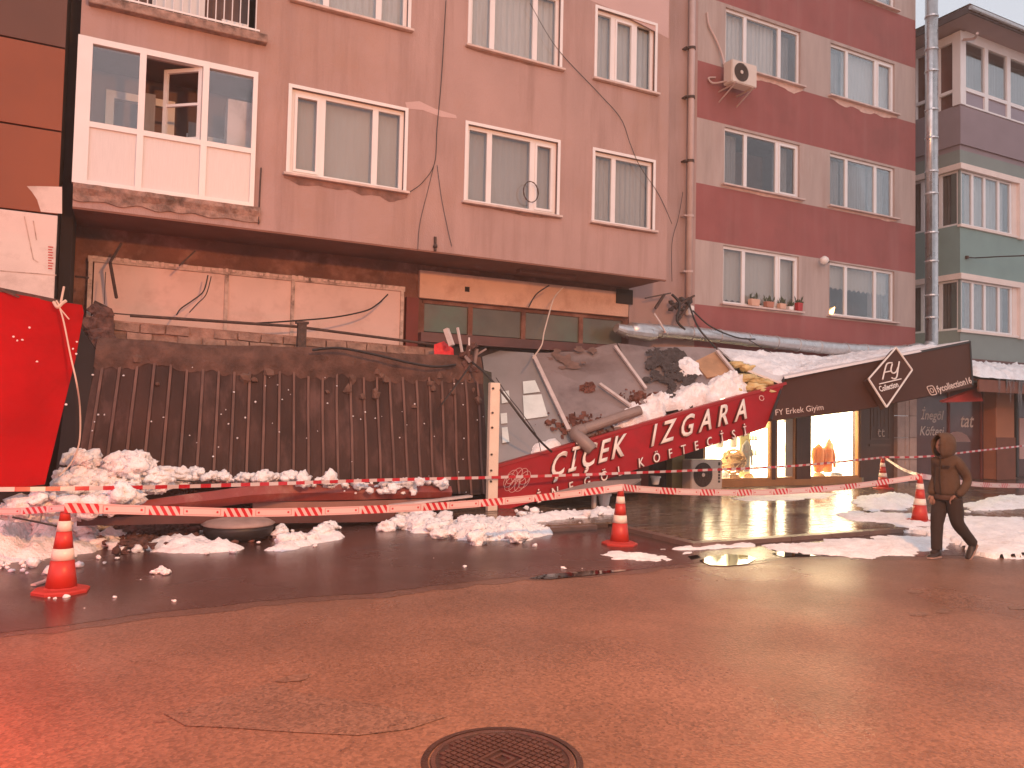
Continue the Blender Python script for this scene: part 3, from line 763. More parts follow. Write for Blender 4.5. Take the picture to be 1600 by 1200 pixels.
spec = {(0,0): dict(splits=(.28,.72), pleat=.003, curtain='blind_cream', cur=(0,1,.06,1), sash=2, chip=.05),
        (1,0): dict(splits=(.27,.72), pleat=.004, curtain='blind_cream', cur=(0,1,.52,1), chip=0),
        (0,1): dict(splits=(.29,.71), curtain=None, sash=2, chip=.07),
        (1,1): dict(splits=(.27,.72), curtain=None, chip=.09),
        (0,2): dict(splits=(.27,.73), curtain='curtain_w', cur=(.0,.72,0,1), chip=.22),
        (1,2): dict(splits=(.27,.72), curtain='curtain_w', cur=(.27,1,0,1), sash=2, chip=.2),
        (0,3): dict(splits=(.27,.73), curtain='curtain_w'), (1,3): dict(splits=(.27,.72), curtain='curtain_w')}
for ci, (a, b) in enumerate(cols):
    for ri, (c, d) in enumerate(srows):
        k = dict(spec[(ci, ri)]); sp_ = k.pop('splits')
        window(sb, a, b, c, d, GY, sp_, trim=0, inset=.06, sill_out=.12, **k)
# grey drapes behind the dark panes of the middle row
for a, b, c, d in ((12.72,13.35,7.35,8.66),(16.35,17.0,7.35,8.66),(18.2,18.8,7.35,8.66),(17.1,18.1,7.35,8.66),(14.55,15.15,10.25,11.6),(16.32,16.95,10.25,11.6),(18.2,18.8,4.5,5.3),(14.6,15.1,7.35,8.66)):
    g = bmn(); pleats(g, a, b, c, d, GY+.34, .015, .1); obj('drape', g, M['curtain_g'], sb)
# satellite-like junction lamp between the windows
lm = thing('wall_lamp', 'small white globe wall lamp between the first-floor windows of the striped building', 'lamp', P(1290,408,GY-.2))
p = P(1288,407,GY-.25)
g = bmn(); lathe(g, [(.03,-.10),(.09,-.06),(.115,0),(.10,.06),(.05,.10),(.01,.115)], p, 14); obj('globe', g, M['white_glow'], lm, smooth=True)
g = bmn(); tube(g, [p+Vector((.08,0,0)), p+Vector((.22,.05,0)), p+Vector((.30,.245,0))], .03, 8); obj('bracket', g, M['iron'], lm)
# flower pots on the first-floor sill (left window)
pots = [(1178,482,.30,.17,'peach','peach rectangular planter on the first-floor sill, leftmost of the pots'), (1201,484,.26,.15,'terracotta','terracotta planter on the sill beside the peach planter'),
        (1221,486,.22,.14,'peach','small salmon planter in the middle of the row on the sill'), (1234,489,.16,.09,'white_glow','low white tray pot on the sill beside the red pot'), (1248,488,.17,.21,'redpot','dark red square pot at the right end of the sill')]
for px, py, w_, h_, mm, lb in pots:
    c = P(px, py, GY-.06); zb = 4.42
    t = thing('flower_pot', lb, 'flower pot', (c.x, c.y, zb), group='pots on the first-floor window sill')
    g = bmn(); box(g, c.x-w_/2, c.x+w_/2, c.y-.065, c.y+.065, zb, zb+h_)
    for v in g.verts:
        if v.co.z < zb+.01: v.co.x = c.x + (v.co.x-c.x)*.82
    bevel_all(g, .008); obj('pot', g, M[mm], t)
    g = bmn()
    for i in range(22):
        a = Vector((c.x+rnd(-w_/2, w_/2), c.y+rnd(-.04, .04), zb+h_-.01)); b = a+Vector((rnd(-.06, .06), rnd(-.05, .05), rnd(.03, .2)))
        s = Vector((rnd(-.03,.03), rnd(-.02,.02), .02)); g.faces.new([g.verts.new(q) for q in (a, a.lerp(b,.6)+s, b, a.lerp(b,.6)-s)])
    obj('leaves', g, M['leaf'], t)
# added glowing shape for the orange flame reflection at the lower left pane
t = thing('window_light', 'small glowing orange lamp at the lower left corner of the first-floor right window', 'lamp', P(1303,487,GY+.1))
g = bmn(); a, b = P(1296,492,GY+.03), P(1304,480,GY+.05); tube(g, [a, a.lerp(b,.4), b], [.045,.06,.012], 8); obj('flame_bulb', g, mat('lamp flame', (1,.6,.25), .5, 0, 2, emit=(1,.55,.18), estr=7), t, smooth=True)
g = bmn(); lathe(g, [(.05,0),(.05,.02),(.02,.03)], (a.x, a.y, 4.425), 10); obj('glow_base', g, M['black_metal'], t)  # small base added under the glowing reflection shape

# air conditioner on the striped wall
def ac_unit(c, w, h, d, label, on_wall, extra=None):
    t = thing('air_conditioner', label, 'air conditioner', (c.x, c.y, c.z-h/2))
    g = bmn(); box(g, c.x-w/2, c.x+w/2, c.y-d/2, c.y+d/2, c.z-h/2, c.z+h/2); bevel_all(g, .02, 2); obj('casing', g, M['ac_white'], t)
    fx = c.x - w*.14; r = h*.40
    g = bmn(); n_ = 28; yf = c.y-d/2
    o = [g.verts.new((fx+r*math.cos(2*math.pi*i/n_), yf-.004, c.z+r*math.sin(2*math.pi*i/n_))) for i in range(n_)]; g.faces.new(o); obj('fan_opening', g, M['ac_dark'], t)
    g = bmn()
    for k in range(5):
        rr = r*(k+1)/5; pts = [(fx+rr*math.cos(2*math.pi*i/24), yf-.012, c.z+rr*math.sin(2*math.pi*i/24)) for i in range(25)]; tube(g, pts, .004, 4, False)
    for k in range(10):
        a = 2*math.pi*k/10; tube(g, [(fx+.03*math.cos(a), yf-.012, c.z+.03*math.sin(a)), (fx+r*math.cos(a), yf-.012, c.z+r*math.sin(a))], .004, 4)
    obj('grille', g, M['iron'], t)
    g = bmn(); lathe(g, [(.005,-.012),(.04,-.01),(.045,0),(.01,.003)], (0,0,0), 12)
    for v in g.verts: v.co = Vector((fx+v.co.x, yf-.018+v.co.z, c.z+v.co.y))
    obj('fan_hub', g, M['ac_white'], t)
    return t
c = Vector(((12.35+13.2)/2, GY-.42, P(1155,118,13.58).z))
t = ac_unit(c, .78, .54, .30, 'off-white outdoor air conditioner on brackets at the top-floor window', True)
g = bmn()
for s in (-.28, .28):
    bar(g, (c.x+s, GY, c.z-.29), (c.x+s, c.y-.2, c.z-.29), .03); bar(g, (c.x+s, GY, c.z-.55), (c.x+s, c.y-.1, c.z-.31), .025)
obj('bracket', g, M['pipe_beige'], t)
g = bmn(); tube(g, spline([c+Vector((-.35,.1,.05)), P(1128,85,GY-.1), P(1118,60,GY-.06), P(1108,40,GY-.05), P(1105,20,GY-.03)], 6), .028, 6); obj('insulated_hose', g, M['pipe_beige'], t)
g = bmn(); tube(g, spline([c+Vector((-.38,0,-.2)), P(1115,130,GY-.1), P(1107,122,GY-.05), P(1118,121,GY-.05)], 6), .022, 6); obj('drain_hose', g, M['pipe_beige'], t)
# air conditioner standing at the shop
c = Vector((11.52, 13.3, PZ+.37)); t = ac_unit(c, .88, .66, .32, 'cream outdoor air conditioner standing on the pavement beside the lit shop window', False)
g = bmn()
for i, (zz, hh) in enumerate(((.20,.07),(.10,.05),(.03,.06),(-.04,.05),(-.11,.06),(-.18,.05))):
    box(g, c.x+.31, c.x+.37, c.y-.166, c.y-.162, c.z+zz, c.z+zz+hh)
obj('badge', g, M['ac_dark'], t)
g = bmn()
for s in (-.3, .3): box(g, c.x+s-.04, c.x+s+.04, c.y-.14, c.y+.14, PZ, c.z-.33)
obj('feet', g, M['black_metal'], t)

# downpipe between the buildings
dp = thing('downpipe', 'cream painted downpipe with collars between the pink and the striped building', 'pipe', (11.72, 13.86, 3.9))
g = bmn(); a, b = P(1072,462,13.86), P(1086,0,13.86); xx = (a.x+b.x)/2
tube(g, [(xx, 13.86, 4.2), (xx, 13.86, 14)], .075, 12); obj('pipe', g, M['pipe_beige'], dp, smooth=True)
for py in (75, 152, 252, 338, 425):
    z = P(1078, py, 13.86).z; g = bmn(); lathe(g, [(.078,-.03),(.092,-.03),(.092,.03),(.078,.03)], (xx, 13.86, z), 12); box(g, xx-.17, xx-.07, 13.84, 14.0, z-.015, z+.015); obj('collar', g, M['iron'] if py < 300 else M['pipe_beige'], dp)
g = bmn(); lathe(g, [(.085,-.11),(.10,-.09),(.10,.09),(.085,.11)], (xx+.02, 13.84, P(1073,485,13.84).z), 12); obj('joint', g, M['white_glow'], dp, smooth=True)

# spiral duct: horizontal run along the wall and riser at the right edge
dk = thing('ventilation_duct', 'silver spiral duct running above the canopies and up the striped building', 'duct', (19.9, 13.6, 3.7))
run = [P(985,515,13.55), P(1090,522,13.65), P(1200,534,13.68), P(1310,545,13.68), P(1400,549,13.66), P(1432,545,13.66)]
r0 = .155
g = bmn(); tube(g, spline(run, 6), r0, 18); obj('duct_run', g, M['galv'], dk, smooth=True)
def ring_on(a, b, p, r, nm='duct_collar'):
    d = (b-a).normalized(); g = bmn(); tube(g, [p-d*.022, p-d*.02, p+d*.02, p+d*.022], [r*1.0, r+.016, r+.016, r*1.0], 18); return obj(nm, g, M['galv'], dk, smooth=False)
sp_ = spline(run, 10)
acc = 0
for i in range(1, len(sp_)):
    acc += (sp_[i]-sp_[i-1]).length
    if acc > .72: acc = 0; ring_on(sp_[i-1], sp_[i], sp_[i], r0)
rx = 19.93; rtop = 14.8
g = bmn(); tube(g, spline([run[-1], Vector((rx-.18, 13.66, run[-1].z)), Vector((rx, 13.66, run[-1].z+.2))], 6) + [Vector((rx, 13.66, rtop))], .165, 18); obj('duct_riser', g, M['galv'], dk, smooth=True)
z = run[-1].z + .9; k = 0
while z < rtop:
    ring_on(Vector((rx,13.66,0)), Vector((rx,13.66,1)), Vector((rx,13.66,z)), .165); z += (.62, .95, .8, 1.1)[k % 4]; k += 1
g = bmn(); a, b = P(975,517,13.55), P(1012,522,13.55); tube(g, [a-Vector((.2,0,-.05)), a, b, b+Vector((.2,0,0))], [.10,.14,.17,.12], 14); obj('crumpled_end', g, M['galv'], dk)

# ================================================================ TEAL BUILDING (right)
tb = thing('teal_corner_building', 'teal and mauve building with white corner windows and a snowy eave at the right edge', 'building', (25, 15, 0))
TX, TY = 21.72, GY
tz = dict(b0=3.0, w1b=4.42, w1t=5.75, w2b=7.52, w2t=9.28, g0=9.85, g1=11.05, w3b=11.10, w3t=12.95)
fx1 = 24.55
bands = [(5.98, 0), (7.50, 2), (9.85, 0), (11.06, 1), (14, 3)]
holes = [(TX+.06, fx1, 4.42, 5.90), (TX+.06, fx1, 7.52, 9.15)]
bm = bmn(); wall_holes(bm, TX, 34, 2.9, 11.1, TY, holes, .3, [(6.02, 0), (7.52, 2), (9.75, 0), (14, 1)])
wall_holes(bm, TY, 24, 2.9, 11.1, TX, [(TY+.06, 15.7, 4.42, 5.90), (TY+.06, 15.7, 7.52, 9.15)], .3, [(6.02, 0), (7.52, 2), (9.75, 0), (14, 1)], axis='y')
obj('bay_wall', bm, [M['teal_dark'], M['mauve'], M['teal']], tb)
bm = bmn(); box(bm, TX-.06, 34, TY-.06, TY-.002, 9.9, 11.02); box(bm, TX-.06, TX-.002, TY-.002, 24, 9.9, 11.02); obj('mauve_band', bm, M['mauve'], tb)
def cream_surround(z0, z1, x1):
    g = bmn()
    box(g, TX-.02, x1+.25, TY-.10, TY+.05, z1, z1+.17); box(g, x1-.02, x1+.25, TY-.10, TY+.05, z0-.1, z1-.001)
    box(g, TX-.10, TX-.021, TY-.10, 16, z1, z1+.17); box(g, TX-.05, x1-.03, TY-.06, TY+.05, z0-.07, z0)
    return obj('window_surround', g, M['cream_trim'], tb)
def facade_windows(z0, z1, xs, ys, cur, mid=None):
    g = bmn()
    for x in xs: box(g, x-.05, x+.05, TY+.02, TY+.09, z0, z1)
    for y in ys: box(g, TX+.02, TX+.09, y-.05, y+.05, z0, z1)
    box(g, xs[0]+.051, xs[-1]-.051, TY+.022, TY+.088, z0, z0+.06); box(g, xs[0]+.051, xs[-1]-.051, TY+.022, TY+.088, z1-.06, z1)
    box(g, TX+.022, TX+.088, ys[0]+.051, ys[-1]-.051, z0, z0+.06); box(g, TX+.022, TX+.088, ys[0]+.051, ys[-1]-.051, z1-.06, z1)
    w = obj('window', g, M['pvc'], tb)
    for i in range(len(xs)-1):
        g = bmn(); box(g, xs[i]+.05, xs[i+1]-.05, TY+.05, TY+.056, z0+.06, z1-.06); obj('pane', g, M['glass'], w)
    for i in range(len(ys)-1):
        g = bmn(); box(g, TX+.05, TX+.056, ys[i]+.05, ys[i+1]-.05, z0+.06, z1-.06); obj('pane', g, M['glass'], w)
    g = bmn(); pleats(g, TX+.25, xs[-1], z0, z1, TY+.26, .016, .14)
    obj('curtain', g, M[cur], w)
    g = bmn(); n_ = 30; pr = None
    for i in range(n_+1):
        y = TY+.25 + (ys[-1]-TY-.2)*i/n_; x = TX+.28+.015*math.sin(y*50)
        q = (g.verts.new((x, y, z0)), g.verts.new((x, y, z1)))
        if pr: g.faces.new((pr[0], q[0], q[1], pr[1]))
        pr = q
    obj('side_curtain', g, M['curtain_g'], w)
xs1 = [TX+.06] + [P(px, 480, TY).x for px in (1521, 1540, 1562)] + [fx1-.3]
facade_windows(4.42, 5.90, xs1, [TY+.06, 14.62, 15.2, 15.7], 'curtain')
for a, b in ((4.42, 5.9), (7.52, 9.15)):
    g = bmn(); box(g, fx1-.25, fx1, TY+.001, TY+.12, a, b); obj('window_jamb', g, M['cream_trim'], tb)
facade_windows(7.52, 9.15, xs1, [TY+.06, 14.62, 15.2, 15.7], 'curtain_w')
cream_surround(4.42, 5.90, fx1); cream_surround(7.52, 9.15, fx1)
# glazed top storey
z0, z1 = 11.1, 13.05
g = bmn()
fr = [TX+.05, P(1540,150,TY).x, P(1575,150,TY).x, 25.6, 27, 28.5]
box(g, TX-.04, TX+.22, TY-.05, TY+.2, z0, z1+.25)
for x in fr[1:]: box(g, x-.09, x+.09, TY-.03, TY+.07, z0, z1)
box(g, TX+.22, 30, TY-.031, TY+.07, z1, z1+.3); box(g, TX+.22, 30, TY-.025, TY+.06, 11.55, 11.66); box(g, TX+.22, 30, TY-.028, TY+.06, z0, z0+.05)
for y in (14.75, 15.5): box(g, TX-.02, TX+.08, y-.12, y+.12, z0, z1)
box(g, TX-.021, TX+.08, TY+.2, 17, z1, z1+.25); box(g, TX-.018, TX+.07, TY+.2, 17, 11.52, 11.62); box(g, TX-.022, TX+.07, 15.9, 17.5, z0, z1)
w = obj('glazed_storey_frame', g, M['pvc'], tb)
for a, b in zip([TX+.22]+[x+.09 for x in fr[1:-1]], [x-.09 for x in fr[1:]]):
    g = bmn(); box(g, a, b, TY+.02, TY+.026, 11.66, z1); obj('pane', g, M['glass'], w)
    g = bmn(); box(g, a, b, TY+.02, TY+.04, z0+.05, 11.55); obj('lower_panel', g, mat('mauve grey panel', (.26,.22,.26), .5, .05, 2), w)
g = bmn(); pleats(g, TX+.22, 28.5, z0, z1, TY+.3, .016, .14); obj('curtain', g, M['curtain_g'], w)
g = bmn(); box(g, TX+.10, TX+.14, TY+.22, 17.5, z0, z1); obj('dark_side_glass', g, M['darkfront'], w)
# eave
g = bmn(); ex, ey, ez = TX-.75, TY-.75, 13.35
box(g, ex, 36, ey, 26, ez, ez+.06)
obj('eave_soffit', g, mat('mauve soffit', (.32,.24,.25), .8, .05, 2), tb)
g = bmn(); box(g, ex-.04, 36, ey-.04, ey, ez-.05, ez+.16); box(g, ex-.04, ex, ey, 26, ez-.05, ez+.16); obj('fascia', g, M['rooftile'], tb)
g = bmn(); 
v = [g.verts.new(p) for p in ((ex-.03, ey-.03, ez+.165), (36, ey-.03, ez+.165), (36, 20, ez+2.4), (27, 20, ez+2.4), (ex-.03, 26, ez+.165))]
g.faces.new((v[0], v[1], v[2], v[3])); g.faces.new((v[0], v[3], v[4])); obj('roof', g, M['rooftile'], tb)
g = bmn(); 
v = [g.verts.new(p) for p in ((ex+.05, ey+.0, ez+.25), (36, ey+.0, ez+.25), (36, 20, ez+2.48), (27, 20, ez+2.48), (ex+.05, 26, ez+.25))]
g.faces.new((v[0], v[1], v[2], v[3])); g.faces.new((v[0], v[3], v[4])); obj('roof_snow', g, M['snow'], tb)
g = bmn(); tube(g, [(ex-.06, ey-.09, ez+.06), (36, ey-.09, ez+.06)], .06, 8); obj('gutter', g, M['galv'], tb)
g = bmn(); tube(g, spline([P(1527,52,13.4), P(1522,60,13.6), P(1505,62,13.9)], 5), .04, 6); obj('gutter_outlet', g, M['pipe_beige'], tb)
bm = bmn(); box(bm, TX+2, 34, 17, 17.1, 0, 13.3); box(bm, 33.9, 34, TY, 17, 0, 13.3); obj('back_wall', bm, M['dark_room'], tb)
t = thing('wall_cable', 'thin dark cable leaving the teal wall towards the right', 'cable', P(1512,402,13.9))
g = bmn(); tube(g, [P(1511,402,13.95), P(1524,403,13.9), P(1560,401,13.2), P(1640,398,12)], .018, 6); obj('cable', g, M['cable'], t)
g = bmn(); a = P(1511,402,13.96); lathe(g, [(.01,-.05),(.05,-.04),(.05,.04),(.01,.05)], a, 8); obj('anchor', g, M['iron'], t)

# ================================================================ CLAD BUILDING (left edge)
cb = thing('clad_building', 'building clad in orange and brown panels with pale boards exposed below, at the left edge', 'building', (-2.5, 13, 0))
xr = -.90; Yc = 12.6
zz = [3.0, 4.35, 5.55, 6.76, 8.1, 9.5, 11]
for i, mm in enumerate(['bare_clad', 'orange_clad', 'orange_clad', 'brown_clad', 'brown_clad', 'brown_clad']):
    for a, b in ((-3.4, xr), (-6, -3.42)):
        g = bmn(); box(g, a, b-.012, Yc, Yc+.06, zz[i]+.012, zz[i+1]-.012); bevel_all(g, .004)
        obj('cladding_panel', g, M[mm], cb, label='pale bare board' if i == 0 else None)
g = bmn(); box(g, -6, xr-.02, Yc+.07, 20, 0, 11.2); obj('core', g, M['gap'], cb)
g = bmn(); box(g, xr+.0, bx0-.01, Yc+.5, 20, 0, 12); obj('joint_gap', g, M['gap'], cb)
g = bmn(); box(g, -3.4, xr-.02, Yc+.02, Yc+.05, 2.0, 2.98); obj('lower_board', g, M['bare_clad'], cb)
# torn corner of the orange panel showing board beneath
g = bmn(); g.faces.new([g.verts.new((p.x, Yc-.004, p.z)) for p in (P(42,291,Yc), P(62,291,Yc), P(97,292,Yc), P(97,334,Yc), P(64,331,Yc), P(58,312,Yc), P(50,300,Yc))]); obj('torn_patch', g, M['bare_clad'], cb)
g = bmn()
for i in range(9):
    c_ = P(79, 386+i*4.2, Yc-.003); box(g, c_.x-.03, c_.x+.025+rnd(-.012,.01), Yc-.004, Yc-.002, c_.z-.009, c_.z+.009)
obj('faded_print', g, mat('dull red print', (.45,.06,.05), .6, .05, 2), cb)
g = bmn()
for a, b in (((38,338),(52,405)),((52,405),(60,410)),((0,423),(88,430)),((52,345),(57,375))):
    bar(g, P(*a, Yc-.004), P(*b, Yc-.004), .012, .003, up=(0,1,0))
obj('scratch_lines', g, M['signframe'], cb)

# ================================================================ SHOP GROUND FLOOR (striped building)
sh = thing('menswear_shopfront', 'brightly lit clothing shopfront with dark brown frames under the black canopy', 'shopfront', (15.5, 14, 0))
FZ = PZ
def opening(x0, x1, z0, z1, Y, frame_m, fw=.06, parent=sh, nm='window_frame', pane=True, y2=.10):
    g = bmn(); box(g, x0, x0+fw, Y, Y+y2, z0, z1); box(g, x1-fw, x1, Y, Y+y2, z0, z1); box(g, x0+fw, x1-fw, Y, Y+y2, z0, z0+fw); box(g, x0+fw, x1-fw, Y, Y+y2, z1-fw, z1)
    o = obj(nm, g, M[frame_m], parent)
    if pane:
        g = bmn(); box(g, x0+fw, x1-fw, Y+.04, Y+.048, z0+fw, z1-fw); obj('pane', g, M['shopglass'], o)
    return o
zt = 2.75
opening(12.15, 14.30, FZ+.14, zt, GY-.02, 'shopwood_l', .05)
opening(14.42, 15.10, FZ+.12, zt, GY-.02, 'shopwood_l', .07, nm='door_frame', pane=True)
opening(15.60, 17.44, FZ+.14, zt, GY-.02, 'shopwood_l', .05)
g = bmn(); box(g, 12.0, 17.5, GY-.05, GY+.12, FZ-.03, FZ+.139); obj('plinth', g, M['shopwood_l'], sh)
for a, b, c, d in ((14.30, 14.42, GY-.03, GY+.12), (15.10, 15.60, GY-.06, GY+.25), (17.44, 17.62, GY-.05, GY+.2)):
    g = bmn(); box(g, a, b, c, d, FZ+.14, zt); obj('pillar', g, M['shopwood'], sh)
g = bmn(); box(g, 14.78, 15.03, GY+.0, GY+.015, FZ+.2, zt-.1); obj('door_leaf', g, M['greydoor'], sh)
g = bmn(); box(g, 17.62, 18.80, GY-.02, GY+.1, FZ, 2.9); sd = obj('side_door', g, M['shopwood'], sh, label='closed dark brown side door')
g = bmn()
for a, b, c, d in ((17.86,18.60,1.2,2.35),):
    box(g, a, a+.03, GY-.035, GY-.02, c, d); box(g, b-.03, b, GY-.035, GY-.02, c, d); box(g, a+.03, b-.03, GY-.035, GY-.02, c, c+.03); box(g, a+.03, b-.03, GY-.035, GY-.02, d-.03, d)
for x in (17.98, 18.12, 18.26, 18.4): box(g, x, x+.02, GY-.03, GY-.02, 1.55, 2.3)
box(g, 17.8, 18.66, GY-.045, GY-.02, 1.02, 1.08)
obj('panel_moulding', g, mat('brown moulding', (.13,.06,.035), .5, .1, 2), sd)
g = bmn()
for x in (18.17, 18.32): tube(g, [(x, GY-.045, 1.48), (x-.03, GY-.045, 1.36), (x+.01, GY-.045, 1.28), (x+.07, GY-.045, 1.30)], .012, 5); bar(g, (x-.04, GY-.045, 1.42), (x+.06, GY-.045, 1.43), .018)
obj('door_emblem', g, M['awning_txt'], sd)
g = bmn(); box(g, 12.0, 19.6, GY-.04, GY+.2, zt+.001, 3.3); obj('lintel', g, M['shopwood'], sh)
for a, b in ((18.82, 19.12), (19.14, 19.30), (19.32, 19.62)):
    for k in range(5):
        g = bmn(); box(g, a, b, GY-.12, GY+.1, FZ + k*.6+.004, FZ+(k+1)*.6-.006 if k < 4 else 3.0); bevel_all(g, .006); obj('stone_slab', g, M['stone'], sh)
# shop room: walls, floor and ceiling glow by themselves in place of lamp light
g = bmn()
for q in (((12.1,16.2,0),(17.5,16.2,0),(17.5,16.2,3),(12.1,16.2,3)), ((12.1,14.1,0),(12.1,16.2,0),(12.1,16.2,3),(12.1,14.1,3)), ((17.5,14.1,0),(17.5,16.2,0),(17.5,16.2,3),(17.5,14.1,3)), ((12.1,14.1,2.9),(17.5,14.1,2.9),(17.5,16.2,2.9),(12.1,16.2,2.9)), ((12.1,14.1,FZ+.12),(17.5,14.1,FZ+.12),(17.5,16.2,FZ+.12),(12.1,16.2,FZ+.12))):
    g.faces.new([g.verts.new(p) for p in q])
obj('glowing_room', g, M['shopwall'], sh)
for a, b in ((12.4, 14.2), (15.7, 17.3), (14.45, 15.0)):
    g = bmn(); box(g, a, b, 14.5, 14.62, 2.82, 2.87); obj('strip_light', g, M['striplight'], sh)
# goods in the windows: each stands on its own
def garment(c, w, h, m, name, label, cat, grp=None, open_=False):
    t = thing(name, label, cat, (c[0], c[1], c[2]), group=grp)
    g = bmn(); prof = [(.30,0),(.42,.04),(.46,.35),(.50,.62),(.48,.80),(.30,.92),(.13,.97),(.10,1.0)]
    lathe(g, [(r*w, z*h) for r, z in prof], (0,0,0), 18)
    for v in g.verts: v.co = Vector((c[0]+v.co.x*(1+.04*math.sin(v.co.z*40)), c[1]+v.co.y*.55, c[2]+v.co.z))
    obj('torso', g, m, t, smooth=True)
    for s in (-1, 1):
        g = bmn(); sh_ = Vector((c[0]+s*w*.42, c[1], c[2]+h*.85)); tube(g, spline([sh_, sh_+Vector((s*w*.18,-.02,-h*.3)), sh_+Vector((s*w*.16,-.05,-h*.66))], 5), [w*.15]*6+[w*.11]*5, 10); obj('sleeve', g, m, t, smooth=True)
    return t
garment((16.42, 14.42, .32), .36, .74, M['orange_jkt'], 'jacket_display', 'orange padded jacket on a bust in the right window, the left one of the pair', 'jacket', 'orange jackets in the shop window')
garment((16.80, 14.46, .30), .36, .74, M['orange_jkt'], 'jacket_display', 'orange padded jacket on a bust in the right window, the right one of the pair', 'jacket', 'orange jackets in the shop window')
garment((15.98, 14.60, .85), .30, 1.0, M['denim'], 'coat_display', 'grey coat on a stand at the left of the right shop window', 'coat')
garment((13.05, 14.5, .95), .34, .9, M['whitecloth'], 'shirt_display', 'white draped shirt on a bust at the left of the left shop window', 'shirt')
garment((13.62, 14.6, .95), .28, 1.25, M['whitecloth'], 'dress_display', 'tall white draped garment in the middle of the left shop window', 'garment')
garment((15.86, 14.9, .3), .22, 1.0, M['denim'], 'coat_display', 'long grey coat at the far left inside the right shop window', 'coat')
garment((17.2, 14.75, .3), .22, .9, MATS['olive board'] if 'olive board' in MATS else M['wicker'], 'jacket_display', 'brown jacket on a bust at the right edge of the right shop window', 'jacket')
garment((14.02, 14.55, .35), .24, .8, M['denim'], 'jacket_display', 'short grey jacket low at the right of the left shop window', 'jacket')
for i_, (x, z, w_, mm) in enumerate(((12.5,1.5,.5,'denim'),(13.3,2.0,.5,'wicker'),(16.1,1.9,.4,'wicker'),(16.9,2.05,.5,'denim'))):
    g = bmn(); 
    for k in range(6): box(g, x+k*w_/6, x+k*w_/6+.045, 15.9, 16.1, z-rnd(.35,.5), z)
    obj('hanging_clothes', g, M[mm], None, label='row of folded clothes hanging on the back wall, ' + ['far left of the left window','middle of the left window','left half of the right window','right half of the right window'][i_], cat='clothing', kind='stuff')
t = thing('wicker_globe', 'round brown wicker globe on the floor of the left shop window', 'basket', (13.5, 14.4, .22))
g = bmn()
for k in range(9):
    R_ = Matrix.Rotation(k*.7, 3, 'Z') @ Matrix.Rotation(k*1.1, 3, 'X')
    tube(g, [Vector((13.45, 14.4, .62)) + R_ @ Vector((.30*math.cos(2*math.pi*i/20), .30*math.sin(2*math.pi*i/20), 0)) for i in range(21)], .022, 5, False)
obj('hoops', g, M['wicker'], t)
g = bmn(); chunk(g, (13.45, 14.4, .62), .22, 2, .2, 1); obj('filling', g, M['wicker'], t)
g = bmn(); lathe(g, [(.2,.0),(.22,.02),(.1,.1)], (13.45,14.4,FZ+.14), 14); obj('foot', g, M['wicker'], t)
t = thing('standing_board', 'olive green board standing at the right of the left shop window', 'board', (14.0, 14.8, .2)); g = bmn(); box(g, 14.05, 14.36, 14.8, 14.84, .2, 1.9); obj('board', g, mat('olive board', (.34,.28,.12), .8, .1, 3), t)
g = bmn(); box(g, 14.1, 14.3, 14.84, 15.1, .2, .25); obj('stand', g, M['iron'], t)
t = thing('display_shelf', 'dark shelf with white shoes seen through the shop door', 'shelf', (14.6, 15.2, .2))
g = bmn()
for z in (.75, 1.15): box(g, 14.46, 14.78, 14.9, 15.2, z-.02, z)
box(g, 14.46, 14.78, 15.2, 15.24, .2, 1.4); obj('shelf', g, M['shopwood'], t)
for z in (.75, 1.15):
    for x in (14.52, 14.62, 14.72):
        g = bmn(); lathe(g, [(.03,0),(.035,.05),(.028,.12),(.01,.13)], (x, 14.95, z+.001), 8); o = obj('shoe', g, M['whitecloth'], t)
# yellow cushion-like bags along the window floor
for i, (x, y, r, mm) in enumerate(((12.75,14.35,.16,'whitecloth'),(13.0,14.4,.2,'whitecloth'),(13.95,14.4,.12,'wicker'),(15.85,14.35,.14,'whitecloth'),(16.3,14.3,.13,'wicker'),(16.95,14.3,.12,'denim'))):
    g = bmn(); chunk(g, (x, y, FZ+.12+r*.5), r, 3, .15, .7); o = obj('folded_clothing', g, M[mm], None, smooth=True, label=['white folded clothes at the far left of the left shop window floor','larger white bundle of clothes right of the first bundle in the left window','brown folded garment at the right end of the left window floor','white folded clothes at the left end of the right window floor','brown folded garment in front of the orange jackets','grey folded garment at the right end of the right window floor'][i], cat='clothing', group='folded clothes on the shop window floors')

# ================================================================ GRILL RESTAURANT NEXT DOOR (right) under the teal building
rs = thing('restaurant_front', 'dark red glazed restaurant front with white script lettering beside the orange column', 'shopfront', (22, 14.2, 0))
g = bmn(); box(g, 19.64, 22.85, GY+.02, GY+.08, FZ, 2.95); obj('glazing', g, M['darkfront'], rs)
for x in (19.66, 21.2, 22.7):
    g = bmn(); box(g, x-.04, x+.04, GY-.01, GY+.019, FZ, 2.95); obj('mullion', g, M['redbrown'], rs)
g = bmn(); box(g, 19.6, 30, GY-.02, GY+.3, 2.96, 3.6); obj('lintel', g, M['beam_dark'], rs)
for s, a, b, sz in (('İnegöl', (1439,655), (1475,655), .42), ('Köftesi', (1437,680), (1475,680), .42), ('tat', (1500,667), (1521,667), .40)):
    A, B = P(*a, GY), P(*b, GY); tb_ = text_bm(s, 1.0, .25, bold=.01); x0_, x1_, y0_, y1_ = bb(tb_); k = (B.x-A.x)/(x1_-x0_)
    place_text(tb_, Vector((A.x, GY+.012, A.z)), Vector((k,0,0)), Vector((0,0,k)), Vector((0,-1,0))); obj('window_lettering', tb_, M['awning_txt'], rs)
g = bmn(); lathe(g, [(.62,0),(.6,.05),(.45,.2),(.2,.28),(.01,.30)], (0,0,0), 22)
